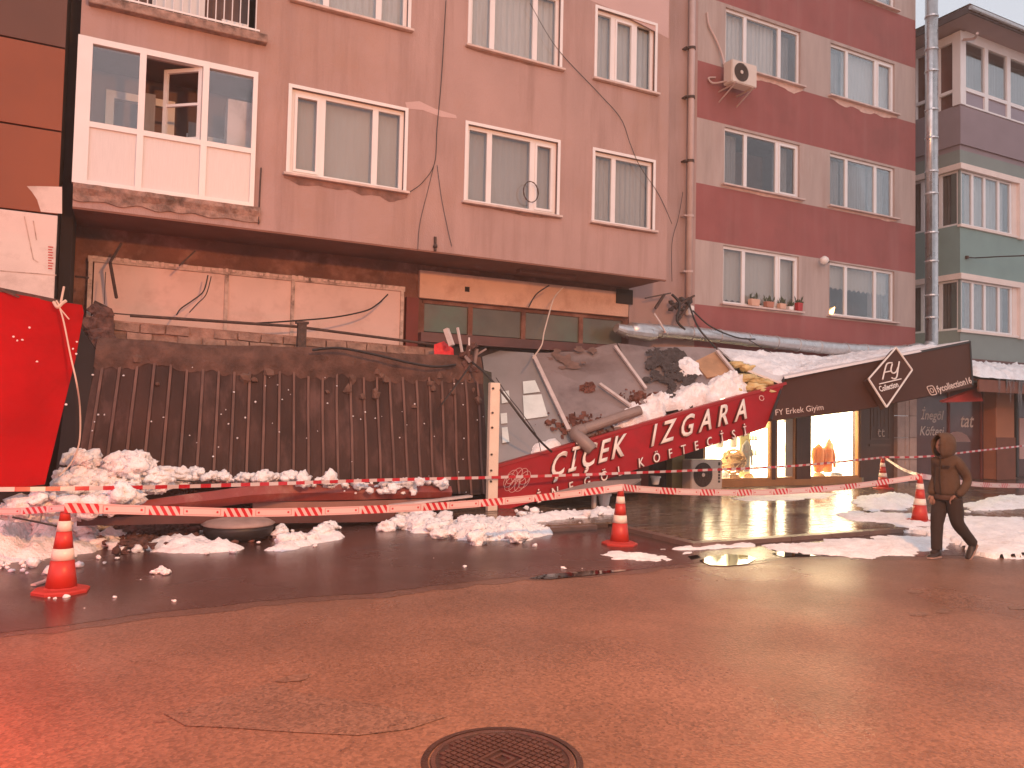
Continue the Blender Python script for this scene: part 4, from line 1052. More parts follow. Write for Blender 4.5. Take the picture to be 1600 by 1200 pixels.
for v in g.verts: v.co = Vector((21.6+v.co.x, GY+.016-.02*abs(v.co.y), 1.15+v.co.z))
obj('printed_dish', g, M['print'], rs)
g = bmn(); box(g, 22.86, 23.75, GY-.35, GY+.3, FZ, 3.0); bevel_all(g, .015); obj('column', g, M['orangecol'], rs, label='orange painted square column')
g = bmn(); box(g, 22.84, 23.77, GY-.37, GY-.351, FZ, 1.3); obj('column_base', g, mat('brown dado', (.19,.06,.035), .8, .1, 3), rs)
g = bmn(); box(g, 23.75, 30, GY+.5, GY+.56, FZ, 3.0); obj('glazing', g, M['darkfront'], rs)
for x in (25.3, 26.6, 28):
    g = bmn(); box(g, x-.06, x+.06, GY+.44, GY+.499, FZ, 3.0); obj('mullion', g, M['black_metal'], rs)
g = bmn(); box(g, 24.1, 25.2, GY+.47, GY+.495, .5, 1.2); box(g, 25.45, 26.4, GY+.47, GY+.495, .6, 1.9); obj('poster', g, M['print'], rs)
g = bmn(); slab(g, [P(1468,626,13.2), P(1530,604,13.2), P(1536,626,12.8), P(1472,628,12.8)], .02); obj('red_awning', g, M['redawning'], rs)
aw = thing('snowy_awning', 'snow-covered awning with icicles at the right edge over the restaurant', 'awning', (25, 13, 3))
za = P(1560,590,12.6).z
g = bmn(); a = P(1521,592,12.5)
slab(g, [Vector((a.x, 12.4, za-.10)), Vector((32, 12.4, za-.10)), Vector((32, 14.0, za+.35)), Vector((a.x-.2, 14.0, za+.35))], .05); obj('awning_roof', g, M['awning'], aw)
g = bmn(); box(g, a.x+.05, 32, 12.38, 12.43, za-.42, za-.1); obj('valance', g, mat('brown valance', (.20,.07,.045), .8, .15, 3), aw)
ice = bmn()
for i in range(60):
    x = a.x + 1.2 + abs(random.gauss(0, .9)) if i < 40 else rnd(a.x+.2, 30); L_ = rnd(.1, .5)*(1 if i % 4 else 1.5)
    tube(ice, [(x, 12.36, za-.05), (x+rnd(-.01,.01), 12.36, za-.05-L_*.6), (x, 12.36, za-.05-L_)], [rnd(.02,.04), .015, .002], 5)
obj('icicles', ice, M['icicle'], aw, kind='stuff')

# ================================================================ BLACK CANOPY OVER THE MENSWEAR SHOP
class Plane:                            # a real tilted plane through three points; at() = sight line meets it
    def __init__(s, a, b, c):
        s.o = Vector(a); s.n = (Vector(b)-s.o).cross(Vector(c)-s.o).normalized()
        if s.n.y > 0: s.n = -s.n        # faces the road
    def at(s, px, py, off=0):
        r = sight(px, py); O = Vector((0, 0, CAM_H)); t = (s.o + s.n*off - O).dot(s.n)/r.dot(s.n)
        return O + r*t
cn = thing('shop_canopy', 'tilted black canopy sign with white diamond emblem over the lit menswear shop', 'canopy', (14.5, 11.5, 2.5))
cp = Plane(P(1225,590,11.25), P(1517,533,11.15), P(1205,655,10.95))
q = [cp.at(*p) for p in ((1225,590),(1516,533),(1521,604),(1345,640),(1203,657))]
bm = bmn(); slab(bm, q, .06); obj('front_panel', bm, M['awning'], cn)
RFP = Plane(P(1225,591,11.32), P(1517,534,11.22), P(1330,558,13.7))
g = bmn(); slab(g, [RFP.at(1226,592), RFP.at(1514,535), RFP.at(1430,547), RFP.at(1330,556), RFP.at(1200,549)], .05); obj('roof_sheet', g, mat('white roof sheet', (.80,.72,.70), .5, .04, 2), cn)
g = bmn(); bar(g, cp.at(1225,591,.01), cp.at(1516,534,.01), .035, .05); bar(g, cp.at(1225,592,.01), cp.at(1205,655,.01), .03, .04); bar(g, cp.at(1516,535,.01), cp.at(1520,603,.01), .03, .04); obj('edge_trim', g, M['black_metal'], cn)
# underside of the canopy
g = bmn(); slab(g, [cp.at(1206,655,-.08), cp.at(1520,603,-.08), Vector((19.5,13.8,3.2)), Vector((12.2,13.8,2.9))], .04); obj('underside', g, M['black_metal'], cn)
WP = Plane(P(1225,592,11.45), P(1120,543,13.3), P(1330,563,13.7))
g = bmn(); slab(g, [WP.at(1121,543), WP.at(1332,563), WP.at(1230,590), WP.at(1222,598), WP.at(1158,574)], .04); obj('roof_sheet', g, MATS['white roof sheet'], cn)
WQ = [WP.at(*p) for p in ((1126,545),(1225,553),(1335,562),(1232,589),(1205,586),(1180,570),(1145,562))]
# lettering printed on the panel
def word_on(pl, s, a, b, h, shear, m, parent, off=.006, extrude=0, nm='lettering', up=None, bold=0, side=None):
    A, B = pl.at(*a, off), pl.at(*b, off); ex = (B-A); L_ = ex.length; ex.normalize(); en = pl.n; ey = en.cross(ex).normalized()
    if ey.z < 0: ey = -ey
    t_ = text_bm(s, 1.0, shear, 0, bold=bold); x0_, x1_, y0_, y1_ = bb(t_)
    k = L_/(x1_-x0_)
    for v in t_.verts: v.co = A + ex*((v.co.x-x0_)*k) + ey*(v.co.y*h)
    return obj(nm, t_, m, parent)
word_on(cp, 'FY Erkek Giyim', (1212,649), (1288,640), .17, .3, M['awning_txt'], cn)
word_on(cp, 'fycollection16', (1466,613), (1520,598), .21, .25, M['awning_txt'], cn, bold=.02)
g = bmn()                                # rounded square camera icon
def loop_on(pl, c, r, n_, off, w, rot=0, sq=False):
    C0 = pl.at(*c, off); ex = (pl.at(c[0]+10, c[1]-1.9, off)-C0).normalized(); ey = pl.n.cross(ex).normalized(); pts = []
    if ey.z < 0: ey = -ey
    for i in range(n_+1):
        t = 2*math.pi*i/n_ + rot; cx, cy = math.cos(t), math.sin(t)
        if sq: k = (abs(cx)**5+abs(cy)**5)**(-1/5); cx *= k; cy *= k
        pts.append(C0 + ex*cx*r + ey*cy*r)
    tube(g, pts, w, 5, False)
loop_on(cp, (1456,610), .105, 28, .012, .012, sq=True); loop_on(cp, (1456,610), .05, 16, .012, .010); loop_on(cp, (1459,606), .008, 8, .012, .006)
obj('camera_icon', g, M['awning_txt'], cn)
# diamond emblem box standing proud of the panel
dpts = [(1400,543),(1425,578),(1385,636),(1357,592)]
dm = [cp.at(*p, .18) for p in dpts]
g = bmn(); slab(g, dm, .16); de = obj('diamond_board', g, M['awning'], cn, label='diamond board with white outline')
g = bmn()
for i in range(4): bar(g, cp.at(*dpts[i], .19), cp.at(*dpts[(i+1) % 4], .19), .03, .03, up=cp.n)
for i in (0, 2, 3):
    a = cp.at(*dpts[i], .19); 
bar(g, cp.at(*dpts[3], .02), cp.at(*dpts[0], .02), .03, .03); bar(g, cp.at(*dpts[3], .02), cp.at(*dpts[2], .02), .03, .03)
side = bmn()
for a_, b_ in ((3, 0), (3, 2)):
    side.faces.new([side.verts.new(x) for x in (cp.at(*dpts[a_], .185), cp.at(*dpts[b_], .185), cp.at(*dpts[b_], .03)+Vector((-.01,0,0)), cp.at(*dpts[a_], .03)+Vector((-.01,0,0)))])
obj('diamond_side', side, M['letter'], de)
obj('diamond_outline', g, M['letter'], de)
g = bmn()
def stroke(pts, w=.016): tube(g, spline([cp.at(*p, .20) for p in pts], 6), w, 6)
stroke([(1379,593),(1382,580),(1385,570),(1389,567),(1394,567)]); stroke([(1381,582),(1391,580)])
stroke([(1394,569),(1392,578),(1395,583),(1400,581),(1403,574)]); stroke([(1405,565),(1403,577),(1401,589),(1397,592),(1393,590)])
bar(g, cp.at(1374,600,.20), cp.at(1408,592,.20), .02, .02, up=cp.n)
obj('emblem_lines', g, M['letter'], de)
word_on(cp, 'Collection', (1376,612), (1405,604), .17, .2, M['letter'], de, off=.205, bold=.02)

# ================================================================ COLLAPSED RESTAURANT CANOPY
cc = thing('collapsed_canopy', 'collapsed grey sheet canopy sloping from the wall down to the red sign', 'canopy', (8.5, 12.5, .1))
RP = Plane(P(780,727,12.05), P(1225,598,11.35), P(960,538,13.25))
def on(p, off=0): return RP.at(p[0], p[1], off)
def sheet_on(pts, t, m, nm, off=0, parent=cc, bend=.0, label=None):
    bm = bmn(); q = [on(p, off) for p in pts]
    slab(bm, q, t)
    bmesh.ops.triangulate(bm, faces=[f for f in bm.faces if len(f.verts) > 4])
    bmesh.ops.subdivide_edges(bm, edges=bm.edges[:], cuts=5, use_grid_fill=True)
    for v in bm.verts: v.co += RP.n*bend*(noise.noise(v.co*.9)*1.2 + .4*noise.noise(v.co*3))
    return obj(nm, bm, m, parent, label=label)
sheet_on([(752,546),(834,552),(893,692),(775,730)], .05, M['paleglass'], 'glazed_panel', 0, bend=.02)
sheet_on([(836,553),(963,537),(1014,618),(1010,660),(893,692)], .05, M['greysheet'], 'roof_panel', .03, bend=.11)
sheet_on([(965,537),(1118,546),(1150,600),(1018,640)], .05, M['greysheet'], 'roof_panel', -.02, bend=.09)
for a in ([(817,596),(836,594),(844,612),(818,615)], [(817,618),(846,616),(856,650),(819,655)], [(782,646),(792,645),(793,661),(783,662)], [(783,612),(795,610),(797,628),(784,630)], [(784,668),(793,667),(796,690),(785,692)]):
    bm = bmn(); slab(bm, [on(p, .035) for p in a], .008); obj('pale_pane', bm, M['reflpatch'], cc)  # window reflections painted onto the glazing as pale patches
for a, b, w in (((834,556),(889,672),.075),((961,541),(1009,607),.06),((937,600),(985,634),.06),((1120,548),(1150,585),.06)):
    g = bmn(); bar(g, on(a, .10), on(b, .10), w, .05, up=RP.n); obj('batten', g, M['batten'], cc)
# torn roofing felt, char
g = bmn()
for i in range(90):
    px, py = random.choice([(rnd(1010,1075), rnd(548,600)), (rnd(1015,1060), rnd(545,580)), (rnd(1040,1085), rnd(560,625))]); n0_ = len(g.verts); c0_ = on((px, py), .04)
    chunk(g, c0_, rnd(.02, .10), 2, 1.0, 1.0); g.verts.ensure_lookup_table()
    for v in g.verts[n0_:]: v.co -= RP.n*((v.co-c0_).dot(RP.n)*.93)
obj('torn_felt', g, M['char'], cc, kind='stuff')
g = bmn()
for px, py, r_ in ((870,556,.10),(882,562,.14),(895,571,.12),(880,574,.06),(905,545,.10),(925,547,.09),(870,548,.07),(912,566,.05),(860,560,.05)):
    n0_ = len(g.verts); c0_ = on((px, py), .035); chunk(g, c0_, r_, 2, .8, .7); g.verts.ensure_lookup_table()
    for v in g.verts[n0_:]: v.co -= RP.n*((v.co-c0_).dot(RP.n)*.95)
obj('dirt_smear', g, mat('brown dirt smear', (.17,.10,.08), .95, .3, 6), cc, kind='stuff')
g = bmn()
for i in range(330):
    px, py = random.choice([(random.gauss(908,22), random.gauss(659,8)), (random.gauss(900,18), random.gauss(668,6)), (random.gauss(918,5), random.gauss(604,3)), (random.gauss(1000,12), random.gauss(620,5)), (random.gauss(925,20), random.gauss(678,5))])
    p_ = on((px, py), .06); s_ = rnd(.012, .05); obox(g, p_, Matrix.Rotation(rnd(0,6), 3, 'Z') @ Vector((s_,0,0)), Matrix.Rotation(rnd(0,6), 3, 'X') @ Vector((0,s_*.7,0)), (0,0,s_*.5))
obj('rubble', g, M['brickred'], cc, kind='stuff')
g = bmn()
for px, py, r_ in ((1168,592,.20),(1178,606,.22),(1150,612,.16),(1195,598,.18),(1190,612,.2),(1160,622,.15),(1205,606,.14),(1150,570,.16),(1168,575,.16)): chunk(g, on((px, py), -.02), r_, 3, .5, .5)
obj('insulation_foam', g, M['insul'], cc, smooth=True, label='torn yellow insulation')
g = bmn(); slab(g, [on((1085,565),.02), on((1120,548),.02), on((1148,582),.04), on((1105,590),.04)], .03); obj('plywood', g, mat('bare plywood', (.40,.22,.12), .8, .2, 4), cc)

# snow: height field over a frame
def snow_patch(name, poly, H, frame=None, res=.05, rag=.12, seed=0, m='snow', edge=.25, label=None, kind='stuff', parent=None, zoff=0, power=.6, hole=0.0, cat=None):
    if frame is None: O, U, V, N = Vector((0, 0, zoff)), Vector((1,0,0)), Vector((0,1,0)), Vector((0,0,1))
    else: O, U, V, N = frame
    L2 = [((Vector(p)-O).dot(U), (Vector(p)-O).dot(V)) for p in poly] if frame else [(p[0], p[1]) for p in poly]
    a = np.array(L2); x0, y0 = a.min(0)-.05; x1, y1 = a.max(0)+.05
    nx, ny = int((x1-x0)/res)+2, int((y1-y0)/res)+2
    X, Y = np.meshgrid(np.linspace(x0, x1, nx), np.linspace(y0, y1, ny))
    dist = np.full(X.shape, 1e9); inside = np.zeros(X.shape, bool); n_ = len(L2)
    for i in range(n_):
        ax, ay = L2[i]; bx, by = L2[(i+1) % n_]
        dx, dy = bx-ax, by-ay; t = np.clip(((X-ax)*dx+(Y-ay)*dy)/(dx*dx+dy*dy+1e-9), 0, 1)
        dist = np.minimum(dist, np.hypot(X-ax-t*dx, Y-ay-t*dy))
        c = ((ay > Y) != (by > Y)) & (X < (bx-ax)*(Y-ay)/((by-ay) if by != ay else 1e-9)+ax); inside ^= c
    sd = np.where(inside, dist, -dist)
    bm = bmn(); vs = {}
    for j in range(ny):
        for i in range(nx):
            x, y = float(X[j, i]), float(Y[j, i]); p3 = Vector((x, y, seed*3.1))
            s = sd[j, i] + rag*(noise.noise(p3*2.2)*1.1 + .7*noise.noise(p3*6) + .35*noise.noise(p3*14)) - .02
            if hole: s -= hole*max(0, noise.noise(p3*1.6+Vector((7,0,0)))+.15)*2
            if s <= -res*1.5: continue
            k = min(1, max(0, s)/edge)**power
            lump = .60 + .42*noise.noise(p3*3.2+Vector((5,5,5))) + .32*noise.noise(p3*8.5) + .24*noise.noise(p3*17) + .14*noise.noise(p3*31)
            h = H*k*max(.12, lump) if s > 0 else (-.10 if zoff > .02 else -.02)
            vs[(i, j)] = bm.verts.new(O + U*x + V*y + N*h)
    for (i, j), v in list(vs.items()):
        q = [vs.get(k) for k in ((i, j), (i+1, j), (i+1, j+1), (i, j+1))]
        if all(q): bm.faces.new(q)
    bmesh.ops.delete(bm, geom=[v for v in bm.verts if not v.link_faces], context='VERTS')
    return obj(name, bm, M[m], parent, smooth=True, label=label, kind=kind, cat=cat)
def frame_of(pl, o):
    N = pl.n; U = Vector((1,0,0)) - N*N.x; U.normalize(); V = N.cross(U).normalized(); return (Vector(o), U, V, N)
fr = frame_of(RP, on((1000,650)))
snow_patch('roof_snow', [on(p) for p in ((1045,605),(1075,598),(1100,588),(1150,582),(1170,600),(1160,622),(1195,600),(1180,618),(1040,658),(900,694),(880,700),(930,668),(1005,640),(1000,620))], .30, fr, .035, .20, 3, hole=.10, power=.9, label='thick snow lying on the collapsed canopy behind the red sign')
snow_patch('roof_snow', [on(p) for p in ((985,625),(1010,628),(1040,650),(1000,665),(965,655))], .16, fr, .04, .06, 4, label='small snow lump on the canopy beside the fallen drain pipe')
snow_patch('roof_snow', [on(p) for p in ((830,694),(868,684),(880,700),(850,712),(828,712))], .20, fr, .04, .05, 5, label='snow lump behind the lower part of the red sign')
snow_patch('roof_snow', [on(p) for p in ((1052,575),(1068,560),(1095,568),(1092,585),(1065,588))], .16, fr, .03, .16, 6, label='lumps of snow among the charred roofing below the duct')
fr2 = frame_of(RFP, RFP.at(1300,570))
fr2 = (fr2[0], fr2[1], fr2[2], fr2[3] if fr2[3].z > 0 else -fr2[3])
snow_patch('roof_snow', [RFP.at(*p) for p in ((1130,545),(1200,548),(1330,555),(1420,549),(1480,541),(1400,556),(1228,589),(1205,580),(1160,560))], .16, fr2, .06, .10, 8, label='snow on top of the black canopy below the duct')
fw_ = frame_of(WP, WP.at(1225,575)); snow_patch('roof_snow', WQ, .12, fw_, .05, .06, 33, label='smooth white snow sheet on the roof between the duct and the black canopy')
fr3 = (Vector((0,12.38,za-.02)), Vector((1,0,0)), Vector((0,.96,.27)).normalized(), Vector((0,-.27,.96)).normalized())
A_ = P(1521,592,12.5).x
snow_patch('roof_snow', [Vector((A_+.1,12.38,za-.02)), Vector((31,12.38,za-.02)), Vector((31,13.9,za+.4)), Vector((A_-.1,13.9,za+.4))], .30, fr3, .07, .06, 9, label='thick snow on the awning with icicles at the right edge')

# fallen drain pipe with elbow
dpipe = thing('drain_pipe', 'grey brown drain pipe with an elbow lying on the snow above the red sign', 'pipe', on((950,660), .2))
g = bmn(); tube(g, [on((902,674), .22), on((1000,641), .30)], .095, 14); obj('pipe', g, M['pvcpipe'], dpipe, smooth=False)
g = bmn(); tube(g, spline([on((925,703), .12), on((912,690), .2), on((899,677), .22), on((912,671), .22)], 5), .115, 12); obj('elbow', g, M['pvcpipe'], dpipe, smooth=True)

# ---- red sign with raised letters
rsn = thing('fallen_sign', 'long red restaurant sign with raised white letters, fallen aslant on its lower left end', 'sign', on((780,790)))
SP = Plane(P(775,728,11.95), P(1225,600,11.15), P(782,797,11.75))
q = [SP.at(*p) for p in ((775,729),(1000,664),(1225,600),(1196,668),(1062,712),(860,776),(779,800))]
bm = bmn(); slab(bm, q, .10); bmesh.ops.triangulate(bm, faces=[f for f in bm.faces if len(f.verts) > 4]); obj('sign_face', bm, M['signred'], rsn)
g = bmn(); bar(g, SP.at(775,728,-.05), SP.at(1225,599,-.05), .16, .05, up=(0,0,1)); obj('top_edge', g, M['signedge'], rsn)
def raised_word(s, a, b, h, shear, sp=1.0, depth=.07, nm='letter', parent=rsn, bold=.0):
    A, B = SP.at(*a), SP.at(*b); ex = B-A; L_ = ex.length; ex.normalize(); en = SP.n; ey = en.cross(ex).normalized()
    if ey.z < 0: ey = -ey
    gl = []
    for ch in s:
        t_ = text_bm(ch, 1.0, 0, bold=bold); x0_, x1_, y0_, y1_ = bb(t_); gl.append((t_, x0_, x1_))
    k = h/.72; kx = k*.78; ws = [(g_[2]-g_[1])*kx for g_ in gl]
    gap = (L_ - sum(ws))/(len(s)-1); x = 0
    for (t_, x0_, x1_), w_ in zip(gl, ws):
        r = bmesh.ops.extrude_face_region(t_, geom=t_.faces[:])
        nv = [e for e in r['geom'] if isinstance(e, bmesh.types.BMVert)]; ns_ = set(nv)
        for v in t_.verts:
            z = depth if v in ns_ else .0
            X_ = x + (v.co.x-x0_)*kx; Y_ = v.co.y*k
            v.co = A + ex*(X_ + shear*Y_) + ey*Y_ + en*(z + .012)
        bmesh.ops.recalc_face_normals(t_, faces=t_.faces[:])
        t_.normal_update()
        for f in t_.faces: f.material_index = 0 if abs(f.normal.dot(en)) > .7 else 1
        obj(nm, t_, [M['letter'], M['letter_side']], parent); x += w_ + gap
raised_word('ÇİÇEK', (856,748), (972,713), .38, .62, bold=.016, depth=.09)
raised_word('IZGARA', (1014,699), (1163,655), .38, .62, bold=.016, depth=.09)
raised_word('İNEGÖL', (838,787), (970,743), .17, .3, bold=.01)
raised_word('KÖFTECİSİ', (996,732), (1164,681), .17, .3, bold=.01)
g = bmn()
C0 = SP.at(808,750,.01); ex = (SP.at(900,723,.01)-SP.at(800,752,.01)).normalized(); ey = SP.n.cross(ex).normalized()
if ey.z < 0: ey = -ey
for k in range(9):
    t0 = math.pi*k/9; c1 = C0 + ex*.15*math.cos(2*t0) + ey*.09*math.sin(2*t0)
    tube(g, [c1 + ex*.12*math.cos(2*math.pi*i/22) + ey*.10*math.sin(2*math.pi*i/22+.6) for i in range(23)], .005, 4, False)
obj('rosette_emblem', g, M['print'], rsn)
g = bmn(); tube(g, [SP.at(1190,622,.01) + ex*.05*math.cos(t*.5) + ey*.05*math.sin(t*.5) for t in range(13)], .010, 4, False); obj('round_mark', g, M['print'], rsn)

# white post in front
t = thing('white_post', 'cream white upright post with bolts between the rusty sheet and the red sign', 'post', (P(771,800,11.5).x, 11.5, PZ))
zt_ = P(771,598,11.5).z; x0 = P(763,700,11.5).x; x1 = P(778,700,11.5).x
g = bmn(); box(g, x0, x1, 11.46, 11.56, PZ, zt_); bevel_all(g, .008); obj('post', g, M['yellowpost'], t)
g = bmn()
for py in (607,645,668,710,735,752):
    z = P(771,py,11.46).z; lathe(g, [(.018,0),(.018,.02)], (0,0,0), 8)
    for v in list(g.verts)[-16:]: v.co = Vector((x0+.035+v.co.x, 11.45-v.co.z, z+v.co.y))
obj('bolts', g, M['iron'], t)

# ================================================================ RUSTY CORRUGATED SHEET (fallen roof over the left shop)
cs = thing('corrugated_roof', 'dark rusty corrugated roof sheeting hanging steeply over the left shop front', 'roof', (2.5, 12, .5))
TL, TR, BR, BL = P(150,548,12.55), P(752,577,12.35), P(765,772,11.95), P(118,752,11.75)
NR = 27
def cs_pt(u, v, off=0):
    a = TL.lerp(TR, u); b = BL.lerp(BR, u); p = a.lerp(b, v)
    n_ = (TR-TL).cross(BL-TL).normalized(); 
    if n_.y > 0: n_ = -n_
    sag = .07*noise.noise(Vector((u*6, v*2, 0))) + .025*noise.noise(Vector((u*17, v*3.5, 6))) + .10*math.sin(v*math.pi)*noise.noise(Vector((u*3, 1, 4)))
    return p + n_*(off+sag)
per = 5
k0 = 0
while k0 < NR:
    k1 = min(NR, k0+per); g = bmn(); prof = [(0,0),(.10,0),(.16,.045),(.34,.045),(.40,0)]
    prev = None; nv = 14; jag = rnd(-.02,.02)
    us = [((k+a)/NR, o) for k in range(k0, k1) for a, o in ((0,0),(.36,0),(.42,.024),(.58,.024),(.64,0))] + [(k1/NR, 0)]
    for u, o in us:
        top = .03*noise.noise(Vector((u*30, 2, 0)))
        col = [g.verts.new(cs_pt(u, max(0, top)+(1-top)*j/nv if j else top, o)) for j in range(nv+1)]
        if prev:
            for j in range(nv):
                f = g.faces.new((prev[0][j], col[j], col[j+1], prev[0][j+1]))
                f.material_index = 1 if (prev[1] > 0 and o > 0) else 0
        prev = (col, o)
    obj('corrugated_sheet', g, [M['corr'], M['corr_rib']], cs); k0 = k1
g = bmn(); slab(g, [TR+Vector((.02,.02,0)), P(768,582,12.8), P(772,765,12.6), BR+Vector((.02,.02,0))], .03); obj('side_sheet', g, M['olive'], cs)
g = bmn(); slab(g, [P(118,500,12.9), TL, BL, P(85,752,12.2)], .03); obj('left_shade_sheet', g, M['gap'], cs)  # near-black sheet standing in for the shade left of the roof
# soil spilled along the top
def soil_line(name, a, b, n_, r0_, r1_, thick, m, label, kind='stuff', dx=0, parent=None, flat=.6, sub=1):
    g = bmn()
    for i in range(n_):
        t_ = rnd(0, 1); p = Vector(a).lerp(Vector(b), t_) + Vector((rnd(-dx, dx), rnd(-.05, .05), rnd(-thick, thick)))
        chunk(g, p, rnd(r0_, r1_), sub, .5, flat)
    return obj(name, g, M[m], parent, label=label, kind=kind)
g = bmn(); n1, n2 = 150, 9; rows_ = []
for j in range(n2+1):
    v = j/n2; r_ = []
    for i in range(n1+1):
        u = i/n1; w = .13 + .05*noise.noise(Vector((u*11, 0, 0))) + .045*noise.noise(Vector((u*40, 0, 0)))
        p = cs_pt(u, -.10 + (w+.10)*v, .055*math.sin(math.pi*min(1, v*.9+.1))*(1+.6*noise.noise(Vector((u*25, v*3, 0)))) + .012)
        r_.append(g.verts.new(p))
    rows_.append(r_)
for j in range(n2):
    for i in range(n1): g.faces.new((rows_[j][i], rows_[j][i+1], rows_[j+1][i+1], rows_[j+1][i]))
obj('soil_crust', g, M['dirt'] if False else mat('dried mud', (.105,.050,.036), .95, .4, 5, .8, 30, stain=(.05,.022,.016), stain_amt=.7, stain_scale=3), cs, smooth=True, kind='stuff')
g = bmn()
for i in range(26):                     # mud splashes hanging on the sheet
    u = random.choice((rnd(.33, 1), rnd(.6, 1), rnd(.05,.95))); v = abs(random.gauss(.15, .09)); chunk(g, cs_pt(u, v, .03), rnd(.03, .085), 1, .5, 1.2)
for v in g.verts: pass
obj('mud_splash', g, mat('light mud', (.14,.07,.05), .95, .3, 6, .6, 30), cs, kind='stuff')
g = bmn()
for i in range(60): chunk(g, cs_pt(rnd(0,1), rnd(.1,1), .05), rnd(.006,.016), 1, .3, 1)
obj('snow_spots', g, M['snow'], cs, kind='stuff')

# parapet of crumbling blocks behind the sheet
pw = thing('parapet_wall', 'crumbling strip of pale blocks under a rusty rail above the corrugated sheeting', 'wall', (2.5, 13, 2.4))
A0, A1 = P(178,500,13.0), P(692,545,13.0)
g = bmn(); slab(g, [A0+Vector((0,.03,0)), A1+Vector((0,.03,0)), Vector((A1.x, 13.03, 1.6)), Vector((A0.x, 13.03, 1.6))], .2); obj('core', g, M['masonry'], pw)
n_ = 15
for r in range(3):
    for i in range(n_):
        u0, u1 = (i + (.5 if r % 2 else 0))/n_, (i+1 + (.5 if r % 2 else 0))/n_
        if u1 > 1 or random.random() < .16: continue
        a = A0.lerp(A1, u0); b = A0.lerp(A1, u1); z = -.03 - r*.135
        g = bmn(); slab(g, [a+Vector((.012,-.0,z)), b+Vector((-.012,0,z)), b+Vector((-.012,0,z-.12)), a+Vector((.012,0,z-.12))], .06)
        bmesh.ops.subdivide_edges(g, edges=g.edges[:], cuts=1, use_grid_fill=True)
        dd = rnd(-.03, .0)
        for v in g.verts: v.co += Vector((.012*noise.noise(v.co*9), dd + .015*noise.noise(v.co*8+Vector((3,0,0))), .014*noise.noise(v.co*7)))
        obj('block', g, M['block'], pw)
g = bmn(); tube(g, [P(203,493,12.93), P(460,510,12.93), P(698,541,12.93)], .024, 8); obj('rail', g, M['iron'], pw)
g = bmn(); a = P(472,508,12.9); box(g, a.x-.07, a.x+.07, 12.86, 12.96, 2.3, a.z+.02); box(g, a.x-.1, a.x+.1, 12.84, 12.98, a.z+.021, a.z+.06); obj('rail_post', g, M['iron'], pw)

# broken pillar, rebar and sticks at the two ends
t = thing('broken_pillar', 'broken mud-covered pillar stump at the left end of the corrugated sheeting', 'pillar', P(155,560,12.9))
g = bmn()
for px, py, r_ in ((150,485,.10),(160,492,.13),(148,505,.12),(156,520,.17),(150,540,.2),(160,545,.2),(152,560,.2)): chunk(g, P(px, py, 12.85), r_, 2, .5, 1.1)
obj('stump', g, M['dirt'], t)
for k_, (a, b, w) in enumerate((((190,380),(172,410),.03),((172,410),(182,466),.035),((165,425),(163,475),.012),((148,472),(172,484),.05),((205,492),(170,489),.02),((172,500),(222,522),.035),((118,432),(138,434),.03),((305,392),(280,415),.02))):
    g = bmn(); bar(g, P(*a, 13.4), P(*b, 13.3), w); obj('bent_iron', g, M['iron'], t)
t = thing('snagged_debris', 'tangle of bent sticks and battens sticking up at the right end of the corrugated sheeting', 'debris', P(735,570,12.3))
for a, b, w, m_ in (((727,572),(733,540),.06,'dirt'),((715,512),(722,550),.035,'batten'),((697,514),(706,540),.08,'batten'),((733,545),(744,538),.09,'dirt'),((740,575),(745,545),.05,'pvcpipe'),((733,528),(733,548),.03,'batten'),((744,555),(760,545),.03,'pvcpipe'),((722,550),(735,566),.05,'pvcpipe')):
    g = bmn(); bar(g, P(*a, 12.3), P(*b, 12.2), w); obj('stick', g, M[m_], t)
g = bmn()
for i in range(8): chunk(g, P(rnd(718,745), rnd(548,578), 12.3), rnd(.04,.09), 1, .5, 1)
obj('mud', g, M['dirt'], t)
rc = bmn(); pts_ = [P(679,538,12.6), P(693,533,12.55), P(709,545,12.5), P(711,567,12.45), P(700,560,12.4), P(678,566,12.5)]
slab(rc, pts_, .015); bmesh.ops.triangulate(rc, faces=rc.faces[:]); bmesh.ops.subdivide_edges(rc, edges=rc.edges[:], cuts=3, use_grid_fill=True)
for v in rc.verts: v.co.y += .07*noise.noise(v.co*6)
obj('red_cloth', rc, mat('bright red cloth', (.62,.02,.02), .6, .1, 4), label='bright red cloth snagged at the right end of the parapet strip', cat='cloth')

# ================================================================ RED SHEET AT THE LEFT
rt = thing('fallen_red_sheet', 'large bright red fallen sheet panel at the left edge, tied with a pale rope', 'panel', (-1, 9.6, .1))
RT = Plane(P(0,458,9.9), P(132,478,9.9), P(70,756,9.35))
g = bmn(); outline = [(-90,452),(0,456),(40,462),(92,471),(108,473),(128,476),(131,488),(118,560),(70,756),(40,760),(0,766),(-90,772)]
slab(g, [RT.at(*p) for p in outline], .03); bmesh.ops.triangulate(g, faces=[f for f in g.faces if len(f.verts) > 4]); bmesh.ops.subdivide_edges(g, edges=g.edges[:], cuts=4, use_grid_fill=True)
for v in g.verts: v.co += RT.n*.035*noise.noise(v.co*1.6)
obj('sheet', g, M['red_sheet'], rt)
g = bmn(); bar(g, RT.at(-60,440,-.1), RT.at(95,472,-.02), .07, .04); bar(g, RT.at(0,452,.03), RT.at(30,464,.03), .02); obj('top_rail', g, M['iron'], rt)
g = bmn()
for p in ((21,526),(27,532),(35,531),(120,534),(114,545),(119,553),(58,565),(103,632),(46,512)): chunk(g, RT.at(*p, .02), .012, 1, .3, 1)
obj('snow_specks', g, M['snow'], rt, kind='stuff')
t = thing('rope', 'pale rope knotted at the top corner of the red sheet and hanging to the snow', 'rope', RT.at(92,474))
